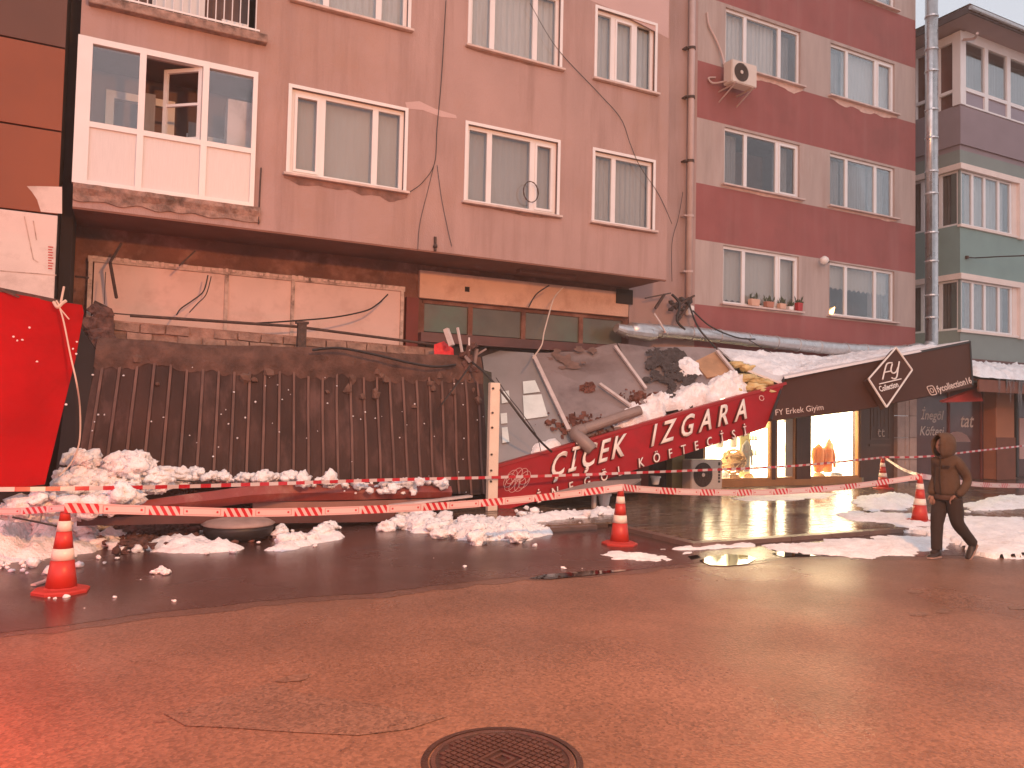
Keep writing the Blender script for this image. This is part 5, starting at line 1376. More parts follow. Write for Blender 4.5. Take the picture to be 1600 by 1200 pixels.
g = bmn(); tube(g, spline([RT.at(88,470,.06), RT.at(92,477,.08), RT.at(100,505,.1), RT.at(110,555,.14), RT.at(120,600,.2), P(125,640,9.7), P(124,690,9.7), P(112,722,9.7), P(92,744,9.6)], 8), .009, 6); obj('cord', g, M['rope'], t)
g = bmn(); tube(g, spline([RT.at(84,472,.05), RT.at(90,480,.09), RT.at(97,474,.07), RT.at(103,470,.05)], 6), .018, 6); tube(g, [RT.at(92,480,.08), RT.at(108,499,.08)], .008, 5); tube(g, [RT.at(95,473,.06), RT.at(100,448,.04)], .012, 5); obj('knot', g, M['rope'], t)

# ================================================================ FALLEN BEAMS
def plate(name, top, bot, t_, m, label, cat='beam', curl=0):
    g = bmn(); n_ = len(top); fr_ = []; bk = []
    for a, b in zip(top, bot):
        c = (a+b)/2 + Vector((0, -curl, 0)); fr_.append([g.verts.new(x) for x in (a, a.lerp(c,.6), c, b.lerp(c,.6), b)]); bk.append([g.verts.new(x+Vector((0,t_,0))) for x in (a, b)])
    for i in range(n_-1):
        for j in range(4): g.faces.new((fr_[i][j], fr_[i][j+1], fr_[i+1][j+1], fr_[i+1][j]))
        g.faces.new((bk[i][0], bk[i+1][0], bk[i+1][1], bk[i][1])); g.faces.new((fr_[i][0], fr_[i+1][0], bk[i+1][0], bk[i][0])); g.faces.new((fr_[i][4], bk[i][1], bk[i+1][1], fr_[i+1][4]))
    g.faces.new([fr_[0][0], bk[0][0], bk[0][1], fr_[0][4]]); g.faces.new([fr_[-1][0], fr_[-1][4], bk[-1][1], bk[-1][0]])
    bmesh.ops.recalc_face_normals(g, faces=g.faces[:])
    return obj(name, g, m, label=label, cat=cat)
Yb = 10.9
plate('fallen_fascia', spline([P(160,800,9.9), P(230,782,10.2), P(330,768,10.6), P(420,758,10.9), P(560,757,11.1), P(705,760,11.3)], 5), spline([P(160,806,9.9), P(230,800,10.2), P(330,793,10.6), P(420,784,10.9), P(560,781,11.1), P(705,777,11.3)], 5), .06, M['beam'], 'long maroon fascia fallen in front of the corrugated sheeting, uppermost of the fallen beams', curl=.05)
plate('fallen_board', [P(395,784,10.95), P(520,784,11.0), P(700,779,11.2)], [P(395,800,10.95), P(520,800,11.0), P(700,795,11.2)], .05, mat('pale brown board', (.26,.12,.09), .6, .15, 3), 'paler brown board lying under the maroon fascia behind the warning tape')
plate('fallen_beam', [P(120,812,9.8), P(300,802,10.3), P(420,800,10.7), P(620,797,10.9)], [P(120,822,9.8), P(300,818,10.3), P(420,818,10.7), P(615,815,10.9)], .25, M['beam_dark'], 'dark maroon beam lying lowest, nearly on the ground')
g = bmn(); a, b = P(610,790,10.9), P(735,775,11.2); bar(g, a, b, .12, .03); obj('wood_strip', g, M['batten'], label='thin pale wood strip lying at the right end of the fallen beams', cat='wood strip')
# low round tub crushed below the beam
t = thing('crushed_tub', 'low dark tub with a pale rounded rim under the fallen beams behind the tape', 'tub', G(372,842,0))
c = G(372,842,0); 
g = bmn(); lathe(g, [(.34,.0),(.40,.05),(.43,.14),(.42,.20)], (c.x, c.y, 0), 24); obj('body', g, M['black_metal'], t, smooth=True)
g = bmn(); lathe(g, [(.43,.185),(.45,.20),(.38,.24),(.22,.265),(.01,.27)], (c.x, c.y, 0), 24); obj('lid', g, mat('dusty grey lid', (.33,.23,.20), .6, .2, 5, .2, 30), t, smooth=True)
# grey fallen table board right of the post
t = thing('fallen_board', 'grey board resting on a short leg below the red sign', 'board', P(930,775,10.9))
g = bmn(); slab(g, [P(868,768,11.2), P(928,752,11.4), P(1002,748,11.4), P(972,765,10.9), P(890,774,10.9)], .04); obj('board', g, mat('grey board', (.30,.22,.19), .5, .1, 3), t)
g = bmn(); a = P(930,757,11.3); box(g, a.x-.03, a.x+.03, 11.3, 11.36, PZ, a.z); obj('leg', g, M['ac_white'], t)
g = bmn(); slab(g, [P(925,752,12.5), P(1000,738,12.5), P(1002,770,12.5), P(925,772,12.5)], .03); o = obj('fallen_shutter', g, mat('brown grey shutter', (.20,.13,.11), .6, .2, 3), label='brown grey shutter piece leaning behind the grey board below the red sign', cat='shutter')

# recess between restaurant and lit shop
t = thing('recessed_entrance', 'dark recessed restaurant entrance with a dark red jamb behind the red sign', 'entrance', (10, 13.8, 0))
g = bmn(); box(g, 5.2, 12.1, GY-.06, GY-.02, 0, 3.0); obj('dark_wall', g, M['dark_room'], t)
a = P(1003,740,13.6); g = bmn(); box(g, a.x-.12, a.x+.14, 13.55, 13.9, PZ, 2.2); obj('jamb', g, M['redbrown'], t)
g = bmn(); box(g, a.x+.9, a.x+1.25, 13.7, 13.9, PZ, 1.7); obj('green_grey_panel', g, mat('olive panel', (.25,.19,.08), .7, .1, 3), t)
# white pots
def pot(c, r, h, label, hang=True):
    t = thing('white_pot', label, 'pot', c, group='white pots below the red sign')
    g = bmn(); lathe(g, [(r*.62,0),(r*.72,.02),(r*.92,h*.8),(r*1.08,h*.8),(r*1.1,h),(r*.95,h)], c, 16); obj('pot', g, M['white_glow'], t, smooth=False)
    if hang:
        g = bmn(); 
        for a in range(3): tube(g, [Vector(c)+Vector((r*math.cos(a*2.1), r*math.sin(a*2.1), h)), Vector(c)+Vector((0,0,h+.36))], .004, 4)
        obj('hanger', g, M['black_metal'], t)
    g = bmn(); lathe(g, [(r*.93,h*.9),(.01,h*.95)], c, 16); obj('soil', g, M['dirt'], t)
pot(P(1024,757,12.6), .10, .17, 'white pot hanging by wires in the dark recess left of the outdoor air conditioner')
pot(Vector((*G(944,790,PZ)[:2], PZ)), .12, .22, 'white pot standing behind the warning tape below the fallen red sign', False)

# ================================================================ SNOW AND RUBBLE ON THE GROUND
def gp(pts, z=0.0): return [tuple(G(*p, z)[:2]) for p in pts]
E_ = .006
def ground_snow(px, H, z, seed, label, rag=.12, edge=.25, hole=0, res=.045, power=.6):
    return snow_patch('snow_patch', gp(px, z), H, None, res, rag, seed, edge=edge, label=label, zoff=z-.004, hole=hole, power=power)
ground_snow([(-90,850),(-60,905),(0,886),(60,876),(120,868),(152,860),(160,846),(130,834),(60,828),(-90,825)], .62, 0, 11, 'big snow bank on the asphalt behind the leftmost cone', edge=.9, power=.8, rag=.14)
ground_snow([(85,812),(110,770),(180,764),(250,762),(262,772),(200,790),(150,806)], .45, 0, 51, 'base of the tall snow heap below the corrugated sheeting', edge=.6, rag=.2)
ground_snow([(222,852),(250,845),(330,847),(385,856),(378,862),(300,866),(230,864)], .16, 0, 12, 'flat snow patch beside the brown rubble right of the left cone', rag=.08)
ground_snow([(415,861),(450,846),(500,835),(530,832),(540,840),(500,852),(440,862)], .16, 0, 13, 'small snow patch on the wet asphalt left of centre', rag=.09)
ground_snow([(600,826),(640,816),(690,818),(700,832),(650,834)], .28, 0, 14, 'snow heap below the fallen beams', rag=.1)
ground_snow([(680,830),(720,820),(790,820),(840,826),(865,834),(830,845),(760,846),(700,842)], .24, 0, 15, 'snow heap on the asphalt in front of the white post', rag=.12, edge=.35)
ground_snow([(790,812),(850,803),(960,796),(965,806),(900,812),(830,818)], .12, PZ, 16, 'thin broken snow on the pavement left of the middle cone', rag=.14, hole=.12)
ground_snow([(938,868),(955,862),(1000,862),(1050,868),(1055,876),(1010,879),(955,876)], .06, 0, 17, 'thin slush patch at the foot of the middle cone', rag=.09)
ground_snow([(1020,858),(1080,852),(1180,848),(1175,856),(1100,860),(1030,861)], .07, 0, 18, 'narrow slush strip along the kerb behind the puddle', rag=.08)
ground_snow([(1060,862),(1090,860),(1085,866),(1065,867)], .04, 0, 30, 'small slush spot beside the narrow kerb strip', rag=.05)
ground_snow([(1175,850),(1260,844),(1350,838),(1420,836),(1500,842),(1510,850),(1480,858),(1450,868),(1380,874),(1300,873),(1240,864),(1190,858)], .08, .004, 19, 'long snow patch along the kerb behind the walking person', edge=.5, rag=.17, hole=.14)
ground_snow([(1285,803),(1340,798),(1420,800),(1500,805),(1610,808),(1660,830),(1650,862),(1560,868),(1530,862),(1500,850),(1430,832),(1370,820),(1300,812)], .075, PZ-.012, 20, 'wide snow cover on the pavement around the right cone', edge=.4, rag=.18, hole=.24)
ground_snow([(1325,785),(1345,775),(1420,772),(1440,782),(1420,797),(1360,799)], .13, PZ, 21, 'snow heap on the pavement between the far cone and the right cone', edge=.4)
ground_snow([(1500,788),(1560,776),(1640,774),(1660,792),(1560,797),(1510,800)], .12, PZ, 22, 'snow ridge on the pavement at the right edge', edge=.4)
ground_snow([(1140,775),(1230,768),(1310,771),(1300,778),(1240,782),(1150,783)], .05, PZ, 23, 'thin slush in front of the lit shop windows', edge=.4, hole=.1)
ground_snow([(1560,872),(1620,862),(1640,868),(1600,875)], .04, .004, 24, 'slush remnant at the right edge of the asphalt', rag=.05)
def heap(name, items, label, m='snow', sub=2, flat=.85, rough=.4, smooth=True, kind='stuff'):
    g = bmn()
    for c, r in items: chunk(g, c, r, 3 if (m == 'snow' and r > .07) else sub, rough, flat)
    return obj(name, g, M[m], label=label, kind=kind, smooth=smooth)
def hp(pxs, Y, r, n_, jx=10, jy=8):
    out = []
    for (px, py) in pxs:
        for _ in range(n_): out.append((P(px+random.gauss(0, jx), py+abs(random.gauss(0, jy)), Y+rnd(-.15,.15)), r*(.22+1.0*random.random()**2)))
    return out
it = hp([(122,712),(135,728),(115,740),(160,735),(190,722),(212,714),(225,718),(205,732),(175,742),(240,737)], 10.3, .115, 11, 9, 9) + hp([(110,750),(150,752),(200,750),(245,748),(130,770),(170,770),(90,765)], 10.2, .15, 8, 12, 7)
heap('snow_heap', it, 'tall lumpy snow heap between the red sheet and the corrugated sheeting', sub=2, rough=.55)
it = hp([(265,735),(290,742),(310,738),(330,742),(360,744),(390,742),(420,744),(450,746),(480,747),(510,748),(250,750),(280,752)], 11.0, .10, 8, 10, 4)
heap('snow_heap', it, 'row of snow lumps along the foot of the corrugated sheeting', sub=2, rough=.5)
it = hp([(520,757),(545,756),(570,755),(600,754),(630,753),(655,752),(680,752),(590,760),(620,760)], 11.15, .085, 8, 8, 3) + hp([(560,765),(600,766),(640,764)], 11.05, .06, 6, 12, 3)
heap('snow_heap', it, 'snow lying along the top of the fallen maroon fascia', sub=2, rough=.4)
it = hp([(150,785),(120,790),(70,775),(90,785),(200,768),(40,790),(20,800),(10,790)], 9.6, .12, 8, 14, 6)
heap('snow_heap', it, 'snow lumps around the bottom of the red sheet above the left cone', sub=2, rough=.5)
it = [(Vector((*G(px, py)[:2], rnd(.02,.25))), rnd(.05,.15)) for px, py in [(random.gauss(60,45), rnd(840,858)) for _ in range(70)]]
heap('snow_heap', it, 'broken snow lumps on top of the left snow bank', rough=.45)
def lumps(spec, z, r, label, m='snow', flat=.8, sub=2, rough=.45):
    it = []
    for px, py, n_, j in spec:
        for _ in range(n_):
            q = G(random.gauss(px, j), random.gauss(py, j*.25), z); rr = r*(.2+.85*random.random()**2.2); it.append((Vector((q.x, q.y, z+rr*.35+rnd(0, r*.5))), rr))
    heap('snow_lumps' if m == 'snow' else 'rubble', it, label, m=m, flat=flat, sub=sub, rough=rough)
lumps([(520,832,10,6),(508,838,6,6),(475,848,8,12),(445,838,5,5),(455,852,8,16)], 0, .11, 'snow lumps on the small patch left of centre')
lumps([(640,818,16,12),(655,826,14,20),(618,826,8,12)], 0, .13, 'snow lumps heaped below the fallen beams')
lumps([(700,822,9,8),(725,822,12,8),(748,818,12,8),(740,834,26,30),(790,836,18,28)], 0, .13, 'snow lumps in front of the white post')
lumps([(820,805,10,14),(850,806,10,14),(905,802,12,25),(948,803,6,8)], PZ, .07, 'small snow lumps on the pavement below the red sign')
lumps([(180,858,9,12),(195,865,8,10),(120,880,10,25),(20,890,14,25),(205,852,8,8)], 0, .07, 'scattered snow lumps at the edge of the left bank')
lumps([(250,897,11,8)], 0, .05, 'small cluster of snow crumbs on the asphalt right of the left cone')
lumps([(270,940,2,2),(105,935,2,3),(82,936,2,3),(130,952,1,2),(68,920,1,2),(160,905,3,60),(690,880,3,20),(910,890,1,2),(885,890,2,6)], 0, .022, 'single snow crumbs on the road')
lumps([(160,848,8,12),(300,848,8,30),(350,850,6,20)], 0, .06, 'snow crumbs on the flat patch by the rubble')
snow_patch('rubble', gp([(148,840),(160,822),(200,815),(250,818),(300,826),(310,834),(270,840),(225,848),(215,864),(185,866),(165,858)]), .26, None, .03, .18, 41, m='rubble_brown', edge=.5, power=.9, label='brown heap of rubble and soil between the left cone and the fallen beams')
lumps([(185,838,90,18),(215,844,80,24),(250,835,70,32),(200,856,40,20)], 0.04, .065, 'brown rubble and soil heaped between the left snow bank and the beams', m='dirt', sub=1, rough=.6)
lumps([(215,838,30,20),(720,825,14,10),(735,832,10,8),(390,846,4,12),(460,850,5,12)], 0, .045, 'broken red brick pieces in the rubble', m='brickred', sub=1, rough=.5)
lumps([(300,770,40,26),(225,745,26,14),(260,748,20,10)], .42, .05, 'soil crumbs on the snow beside the red sheet', m='dirt', sub=1, rough=.6)
lumps([(720,790,18,14),(700,785,10,10)], .15, .06, 'brown rubble at the foot of the white post', m='dirt', sub=1, rough=.6)
# white strips on the ground under the beams
for a, b, lb in (((300,838),(352,833),'white strip of trim lying on the asphalt under the fallen beams, left one'), ((365,838),(420,834),'white strip of trim lying on the asphalt under the fallen beams, right one'), ((52,914),(78,905),'short pale strip lying on the asphalt left of the left cone')):
    g = bmn(); bar(g, G(*a, .02), G(*b, .02), .05, .015); obj('trim_strip', g, M['signpanel'], label=lb, cat='strip')

# ================================================================ TRAFFIC CONES
def cone_proto():
    t = thing('traffic_cone', 'x', 'traffic cone', (0, 0, 0), group='traffic cones holding the barrier tape')
    H = .75
    def rad(z): return .125 - (.125-.032)*(z-.05)/(H-.05)
    cuts = [.045, .05, .15, .22, .30, .385, .43, .50, .58, .655, H]
    for a, b, m in ((.05, .285, 'cone_red'), (.285, .385, 'cone_white'), (.385, .535, 'cone_red'), (.535, .625, 'cone_white'), (.625, H, 'cone_red')):
        g = bmn(); lathe(g, [(rad(a)+(.002 if m == 'cone_white' else 0), a+.0005), (rad((a+b)/2)+(.002 if m == 'cone_white' else 0), (a+b)/2), (rad(b)+(.002 if m == 'cone_white' else 0), b)] + ([(.026, H+.008), (.012, H-.002)] if b == H else []), (0,0,0), 28, caps=True)
        obj('reflective_band' if m == 'cone_white' else 'cone_body', g, M[m], t, smooth=False)
    g = bmn(); n_ = 8
    prof = [(.232,.0),(.235,.022),(.215,.034),(.145,.040),(.128,.052)]
    lathe(g, prof, (0,0,0), n_)
    obj('base', g, M['cone_base'], t)
    for o in t.children:
        if o.name.startswith(('cone', 'refl')):
            for p in o.data.polygons: p.use_smooth = abs(p.normal.z) < .8
    return t
cone0 = cone_proto()
cones = [((95,925), 0, 'largest orange cone with two white bands, nearest the camera at the left'), ((968,851), 0, 'orange cone in the middle of the wet asphalt, tape tied over its tip'),
         ((1437,816), PZ, 'orange cone on the snowy pavement just left of the walking person'), ((1380,764), PZ, 'small far cone standing by the dark side door of the shop')]
cpos = []
for i, (p, z, lb) in enumerate(cones):
    c = cone0 if i == 0 else cone0.copy()
    if i:
        C.objects.link(c)
        for ch in cone0.children:
            k = ch.copy(); C.objects.link(k); k.parent = c
    q = G(p[0], p[1], z); c.location = q; c.rotation_euler = (rnd(-.03,.03), rnd(-.03,.03), rnd(0, 1.5)); c['label'] = lb
    cpos.append(q)
for ch in list(bpy.data.objects):
    if ch.parent and ch.parent.name == cones and False: pass
far = bpy.data.objects['traffic_cone.003']
for ch in far.children:
    if ch.name.startswith('cone_body'): pass

# ================================================================ BARRIER TAPES
def ribbon(name, pts, w, m, label, twist=.25, n_=10, group='barrier tapes', seed=0, start=0):
    s = spline(pts, n_); g = bmn(); uvl = g.loops.layers.uv.new('UVMap'); acc = start; prev = None
    for i, p in enumerate(s):
        if i: acc += (s[i]-s[i-1]).length
        a = twist*noise.noise(Vector((acc*.7, seed, 0)))
        d = Vector((0, math.sin(a), math.cos(a)))*w/2
        q = (g.verts.new(p-d), g.verts.new(p+d), acc)
        if prev:
            f = g.faces.new((prev[0], q[0], q[1], prev[1]))
            for lp, uv in zip(f.loops, ((prev[2],0),(q[2],0),(q[2],1),(prev[2],1))): lp[uvl].uv = uv
        prev = q
    o = obj(name, g, M[m], label=label, cat='tape', group=group)
    md = o.modifiers.new('thickness', 'SOLIDIFY'); md.thickness = .0015
    return o
tip = [c + Vector((0, 0, .745)) for c in cpos]
# thin striped tape
ribbon('barrier_tape', [P(-80,765,9.2), P(60,764,9.3), P(250,761,9.6), P(420,756,10.2), P(600,750,10.9), P(771,746,11.4)], .045, 'tape_thin', 'thin red and white striped tape stretched from the left edge to the white post', .5, seed=1)
ribbon('barrier_tape', [P(771,746,11.4), P(900,742,11.35), P(1060,736,11.4), P(1240,728,11.8), tip[3]+Vector((0,-.03,.02))], .045, 'tape_thin', 'thin striped tape from the white post to the far cone by the side door', .5, seed=2)
ribbon('barrier_tape', [tip[3]+Vector((0,-.03,.02)), P(1450,713,12.2), P(1540,703,12.3), P(1680,688,12.6)], .045, 'tape_thin', 'thin striped tape running from the far cone past the orange column to the right edge', .5, seed=3)
# wide printed tape
ribbon('warning_tape', [P(-80,797,8.6), P(20,799,8.3), tip[0]+Vector((0,-.05,0))], .06, 'tape_wide', 'twisted warning tape from the left edge to the tip of the left cone', 1.6, seed=4)
ribbon('warning_tape', [tip[0]+Vector((0,-.05,0)), P(160,795,7.95), P(260,798,8.1), P(400,801,8.3), P(560,797,8.3), P(700,790,8.3), P(830,779,8.3), P(930,767,8.3), tip[1]+Vector((0,-.05,0))], .088, 'tape_wide', 'wide printed warning tape sagging between the left cone and the middle cone', .25, seed=5)
ribbon('warning_tape', [tip[1]+Vector((0,-.05,0)), P(1010,765,8.35), P(1090,769,8.4), P(1200,769,8.45), P(1310,762,8.4), P(1390,752,8.35), tip[2]+Vector((0,-.05,0))], .088, 'tape_wide', 'wide printed warning tape from the middle cone to the cone beside the person', .3, seed=6)
ribbon('warning_tape', [tip[2]+Vector((0,-.02,0)), P(1480,750,8.6), P(1530,757,8.8), P(1600,759,9.0), P(1700,758,9.2)], .088, 'tape_wide', 'wide warning tape leaving the cone behind the person towards the right edge', .3, seed=7)
ribbon('warning_tape', [tip[3]+Vector((0,-.05,.0)), P(1410,733,10.5), tip[2]+Vector((.02,0,.01))], .06, 'tape_wide', 'slanting tape between the far cone and the cone beside the person', .8, seed=8)

# ================================================================ CABLES
def cable(name, pts, r, label, m='cable', n_=8, grp='loose cables'):
    g = bmn(); tube(g, spline(pts, n_), r, 5); return obj(name, g, M[m], label=label, cat='cable', group=grp)
f = BY-.03
cable('cable', [P(697,0,f), P(690,120,f), P(683,200,f), P(679,255,f), P(660,285,f), P(640,300,f)], .007, 'dark cable running down the pink wall between the two left windows')
cable('cable', [P(679,255,f), P(668,300,f), P(656,350,f), P(653,390,f-.02)], .005, 'fine wire hanging below the wall cable, left strand')
cable('cable', [P(683,258,f), P(690,310,f), P(700,360,f), P(706,385,f)], .005, 'fine wire hanging below the wall cable, right strand')
cable('cable', [P(828,5,f), P(870,75,f), P(935,145,f), P(970,185,f), P(985,225,f), P(1000,260,f), P(1030,305,f), P(1050,350,f)], .006, 'slack dark cable crossing the pink wall past the two right windows')
cable('cable', [P(1067,300,13.8), P(1060,340,13.8), P(1050,380,13.8), P(1050,440,13.8)], .007, 'thin cable hanging beside the downpipe')
g = bmn(); tube(g, [P(829,300,f) + Vector((.16*math.cos(i*.5), -.01*i/10, .2*math.sin(i*.5))) for i in range(27)], .008, 5, False); obj('cable_coil', g, M['iron'], label='small coil of wire hanging in front of the middle window', cat='cable')
cable('cable', [P(408,262,f), P(406,300,f), P(404,350,f)], .012, 'short rusty conduit at the right side of the white balcony', 'iron')
cable('cable', [P(400,505,13.3), P(450,502,13.2), P(520,496,13.2), P(570,486,13.3), P(590,475,13.4), P(606,460,13.5)], .014, 'cable looping across the aged sign panels')
cable('cable', [P(488,547,12.2), P(530,544,12.15), P(580,553,12.1), P(640,567,12.1), P(680,573,12.1), P(712,570,12.2)], .022, 'thick black cable lying along the top of the corrugated sheeting')
cable('cable', [P(325,430,13.5), P(318,455,13.5), P(300,470,13.5), P(283,482,13.4), P(276,492,13.3)], .012, 'tangled thin wire in front of the left sign panel')
cable('cable', [P(330,432,13.55), P(322,460,13.5), P(308,475,13.5), P(296,488,13.4)], .008, 'second strand of the tangled wire in front of the left sign panel')
cable('cable', [P(858,446,13.4), P(838,460,13.4), P(826,480,13.4)], .014, 'short black wire at the bare signboard')
cable('cable', [P(880,449,13.4), P(866,465,13.3), P(858,490,13.0), P(850,520,12.8), P(846,540,12.6), P(832,560,12.5)], .013, 'pale wire hanging from the bare signboard to the canopy', 'rope')
cable('cable', [P(738,566,12.0), P(760,585,11.7), P(790,620,11.4), P(820,660,11.3), P(845,690,11.4), P(862,706,11.6)], .020, 'black cable slanting across the glazed panel down to the red sign')
cable('cable', [P(735,570,12.0), P(725,585,12.0), P(705,612,11.9), P(690,632,11.9)], .014, 'black cable hanging in front of the corrugated sheeting at its right end')
cable('cable', [P(775,590,11.7), P(795,620,11.6), P(815,645,11.6), P(838,680,11.6), P(845,705,11.6)], .007, 'thin wire beside the slanting black cable')
cable('cable', [P(1075,470,13.7), P(1090,510,13.4), P(1115,540,13.1), P(1140,570,12.6), P(1150,585,12.4)], .022, 'black cable from the downpipe crossing the duct')
cable('cable', [P(1082,485,13.7), P(1110,510,13.5), P(1150,527,13.4), P(1180,530,13.4)], .018, 'black cable along the top of the duct')
cable('cable', [P(1165,528,13.4), P(1185,540,13.2), P(1205,552,13.0)], .010, 'short wire hanging from the duct')
cable('cable', [P(1050,460,13.75), P(1062,475,13.6), P(1058,500,13.5), P(1070,515,13.5)], .03, 'burnt cable bundle beside the downpipe')
cable('cable', [P(1005,552,13.0), P(1010,580,12.7), P(1013,600,12.5)], .025, 'pale peeling strip hanging below the duct', 'batten')
cable('cable', [P(1022,490,13.5), P(1032,505,13.4), P(1040,520,13.4)], .022, 'pale strip hanging above the duct', 'batten')
cable('cable', [P(20,808,8.9), P(60,816,8.8), P(90,822,8.8)], .01, 'thin cable on the left snow bank')
cable('cable', [P(245,749,10.6), P(300,752,10.6), P(350,757,10.6)], .008, 'thin wire over the snow below the corrugated sheeting')
t = thing('wall_bracket', 'rusty bent bracket with an arm sticking out of the wall beside the downpipe', 'bracket', P(1035,470,13.8))
for a, b, w in (((1008,466),(1048,458),.03),((1038,460),(1024,482),.05),((1055,480),(1085,462),.04),((1075,478),(1060,500),.05)):
    g = bmn(); bar(g, P(*a, 13.7), P(*b, 13.7), w); obj('arm', g, M['iron'], t)
g = bmn()
for i in range(10): chunk(g, P(random.gauss(1062,7), random.gauss(480,9), 13.75), rnd(.04,.09), 1, .5, 1)
obj('burnt_lump', g, M['char'], t, kind='stuff')
t = thing('wall_stub', 'small rusted stub on the lower edge of the pink overhang', 'bracket', P(680,380,f)); g = bmn(); bar(g, P(680,370,f), P(680,392,f), .04); chunk(g, P(680,384,f), .05, 1, .4, 1.2); obj('stub', g, M['iron'], t)

# ================================================================ MANHOLE
mc = G(785,1189,0); mh = thing('manhole_cover', 'round cast iron manhole cover with a raised square grid in the foreground asphalt', 'manhole cover', (mc.x, mc.y, 0))
R_ = .355
g = bmn(); lathe(g, [(R_+.03,-.02),(R_+.03,.007),(R_+.0,.009),(R_+.0,-.02)], (mc.x, mc.y, 0), 64, caps=False); obj('frame', g, M['castiron'], mh)
g = bmn(); lathe(g, [(R_-.012,-.02),(R_-.012,.004)], (mc.x, mc.y, 0), 64); obj('cover', g, M['castiron'], mh)
g = bmn(); lathe(g, [(R_-.012,.0045),(R_-.014,.010),(R_-.035,.010),(R_-.037,.0045)], (mc.x, mc.y, 0), 64, caps=False); obj('rim', g, M['castiron_hi'], mh)
g = bmn(); s = .036; rot = Matrix.Rotation(.42, 3, 'Z')
for i in range(-9, 10):
    for j in range(-9, 10):
        x, y = i*s, j*s
        if math.hypot(x, y) > R_-.06 or (abs(i) <= 2 and abs(j) <= 2): continue
        p = rot @ Vector((x, y, 0)); obox(g, (mc.x+p.x, mc.y+p.y, .0075), rot @ Vector((s*.36,0,0)), rot @ Vector((0,s*.36,0)), (0,0,.0035))
obj('raised_studs', g, M['castiron_hi'], mh, kind='stuff')
g = bmn()
for k, (a, b) in enumerate(((.085,.070),(.045,.030))):
    for sx, sy, ax, ay in ((0,1,1,0),(0,-1,1,0),(1,0,0,1),(-1,0,0,1)):
        mid = (a+b)/2; p = rot @ Vector((sx*mid, sy*mid, 0)); hl = b if ax else a
        obox(g, (mc.x+p.x, mc.y+p.y, .0078), rot @ Vector(((hl if ax else (a-b)/2),0,0)), rot @ Vector((0,(a if ay else (a-b)/2) if not ax else (a-b)/2,0)), (0,0,.004))
obj('emblem', g, M['castiron_hi'], mh)

# ================================================================ WALKING PERSON
def skin_obj(name, verts, edges, radii, m, parent, sub=2, root=0, flat=None):
    me = bpy.data.meshes.new(name); me.from_pydata([tuple(v) for v in verts], edges, []); me.update()
    o = bpy.data.objects.new(name, me); C.objects.link(o)
    md = o.modifiers.new('skin', 'SKIN'); md.use_smooth_shade = True
    for i, r in enumerate(radii):
        sv = me.skin_vertices[0].data[i]; sv.radius = r if isinstance(r, tuple) else (r, r); sv.use_root = (i == root)
    sd_ = o.modifiers.new('sub', 'SUBSURF'); sd_.levels = sub; sd_.render_levels = sub
    bpy.context.view_layer.update()
    me2 = bpy.data.meshes.new_from_object(o.evaluated_get(bpy.context.evaluated_depsgraph_get()))
    bpy.data.objects.remove(o); bpy.data.meshes.remove(me)
    for v in me2.vertices:
        if flat: v.co = flat(v.co)
    n2 = bpy.data.objects.new(name, me2); me2.name = name; me2.materials.clear(); me2.materials.append(M[m])
    for p in me2.polygons: p.use_smooth = True
    C.objects.link(n2); n2.parent = parent
    return n2
pp = thing('person', 'person in a dark hooded parka and dark trousers walking across the wet asphalt', 'person', (0, 0, 0))
# local frame: x to the person's left (image right), -y forward (towards the camera), z up; walks towards image left/front
hip = .84
body_v = [(0,0,hip), (0,0,.98), (0,-.01,1.12), (0,-.015,1.25), (0,-.02,1.33), (0,-.035,1.40), (-.01,-.05,1.47),     # 0-6 spine to head
          (-.09,0,.80), (-.09,-.09,.46), (-.09,-.10,.10), (-.10,-.20,.045),                                   # right leg (front, planted)
          (.09,0,.80), (.105,.06,.47), (.12,.37,.17), (.12,.33,.07),                                             # left leg trailing
          ]
body_e = [(0,1),(1,2),(2,3),(3,4),(4,5),(5,6),(0,7),(7,8),(8,9),(9,10),(0,11),(11,12),(12,13),(13,14)]
body_r = [(.13,.10),(.13,.10),(.14,.10),(.14,.10),(.07,.06),(.055,.055),(.085,.095),(.095,.10),.072,.05,.04,(.095,.10),.07,.05,.04]
skin_obj('body', body_v, body_e, body_r, 'trousers', pp)
# head with face
hd = bmn(); bmesh.ops.create_uvsphere(hd, u_segments=20, v_segments=14, radius=1)
HC = Vector((-.015, -.075, 1.475)); 
for v in hd.verts:
    x, y, z = v.co; y2 = y
    if y < 0:
        y2 = y*(1 + .03*math.cos(z*3)); 
        nose = math.exp(-((x/.16)**2 + ((z+.12)/.22)**2)); y2 -= .22*nose
        for s in (-1, 1): y2 += .10*math.exp(-(((x-s*.36)/.18)**2 + ((z-.08)/.13)**2))
        y2 += .05*math.exp(-((x/.3)**2 + ((z+.48)/.06)**2)); y2 -= .05*math.exp(-((x/.25)**2+((z+.78)/.15)**2))
    v.co = HC + Matrix.Rotation(-.35, 3, 'Z') @ Vector((x*.073*(1-.18*max(0,-z)), y2*.092, z*.112))
hd_o = obj('head', hd, M['skin'], pp, smooth=True)
for s in (-1, 1):
    g = bmn(); bmesh.ops.create_icosphere(g, subdivisions=1, radius=.010)
    for v in g.verts: v.co += HC + Matrix.Rotation(-.35, 3, 'Z') @ Vector((s*.027, -.079, .010))
    obj('eye', g, M['hoodin'], hd_o)
g = bmn(); tube(g, [HC + Matrix.Rotation(-.35, 3, 'Z') @ Vector((x, -.088+abs(x)*.3, -.055)) for x in (-.022, 0, .022)], [.002,.005,.002], 6); obj('mouth', g, mat('lips', (.22,.08,.07), .6, .05, 4), hd_o)
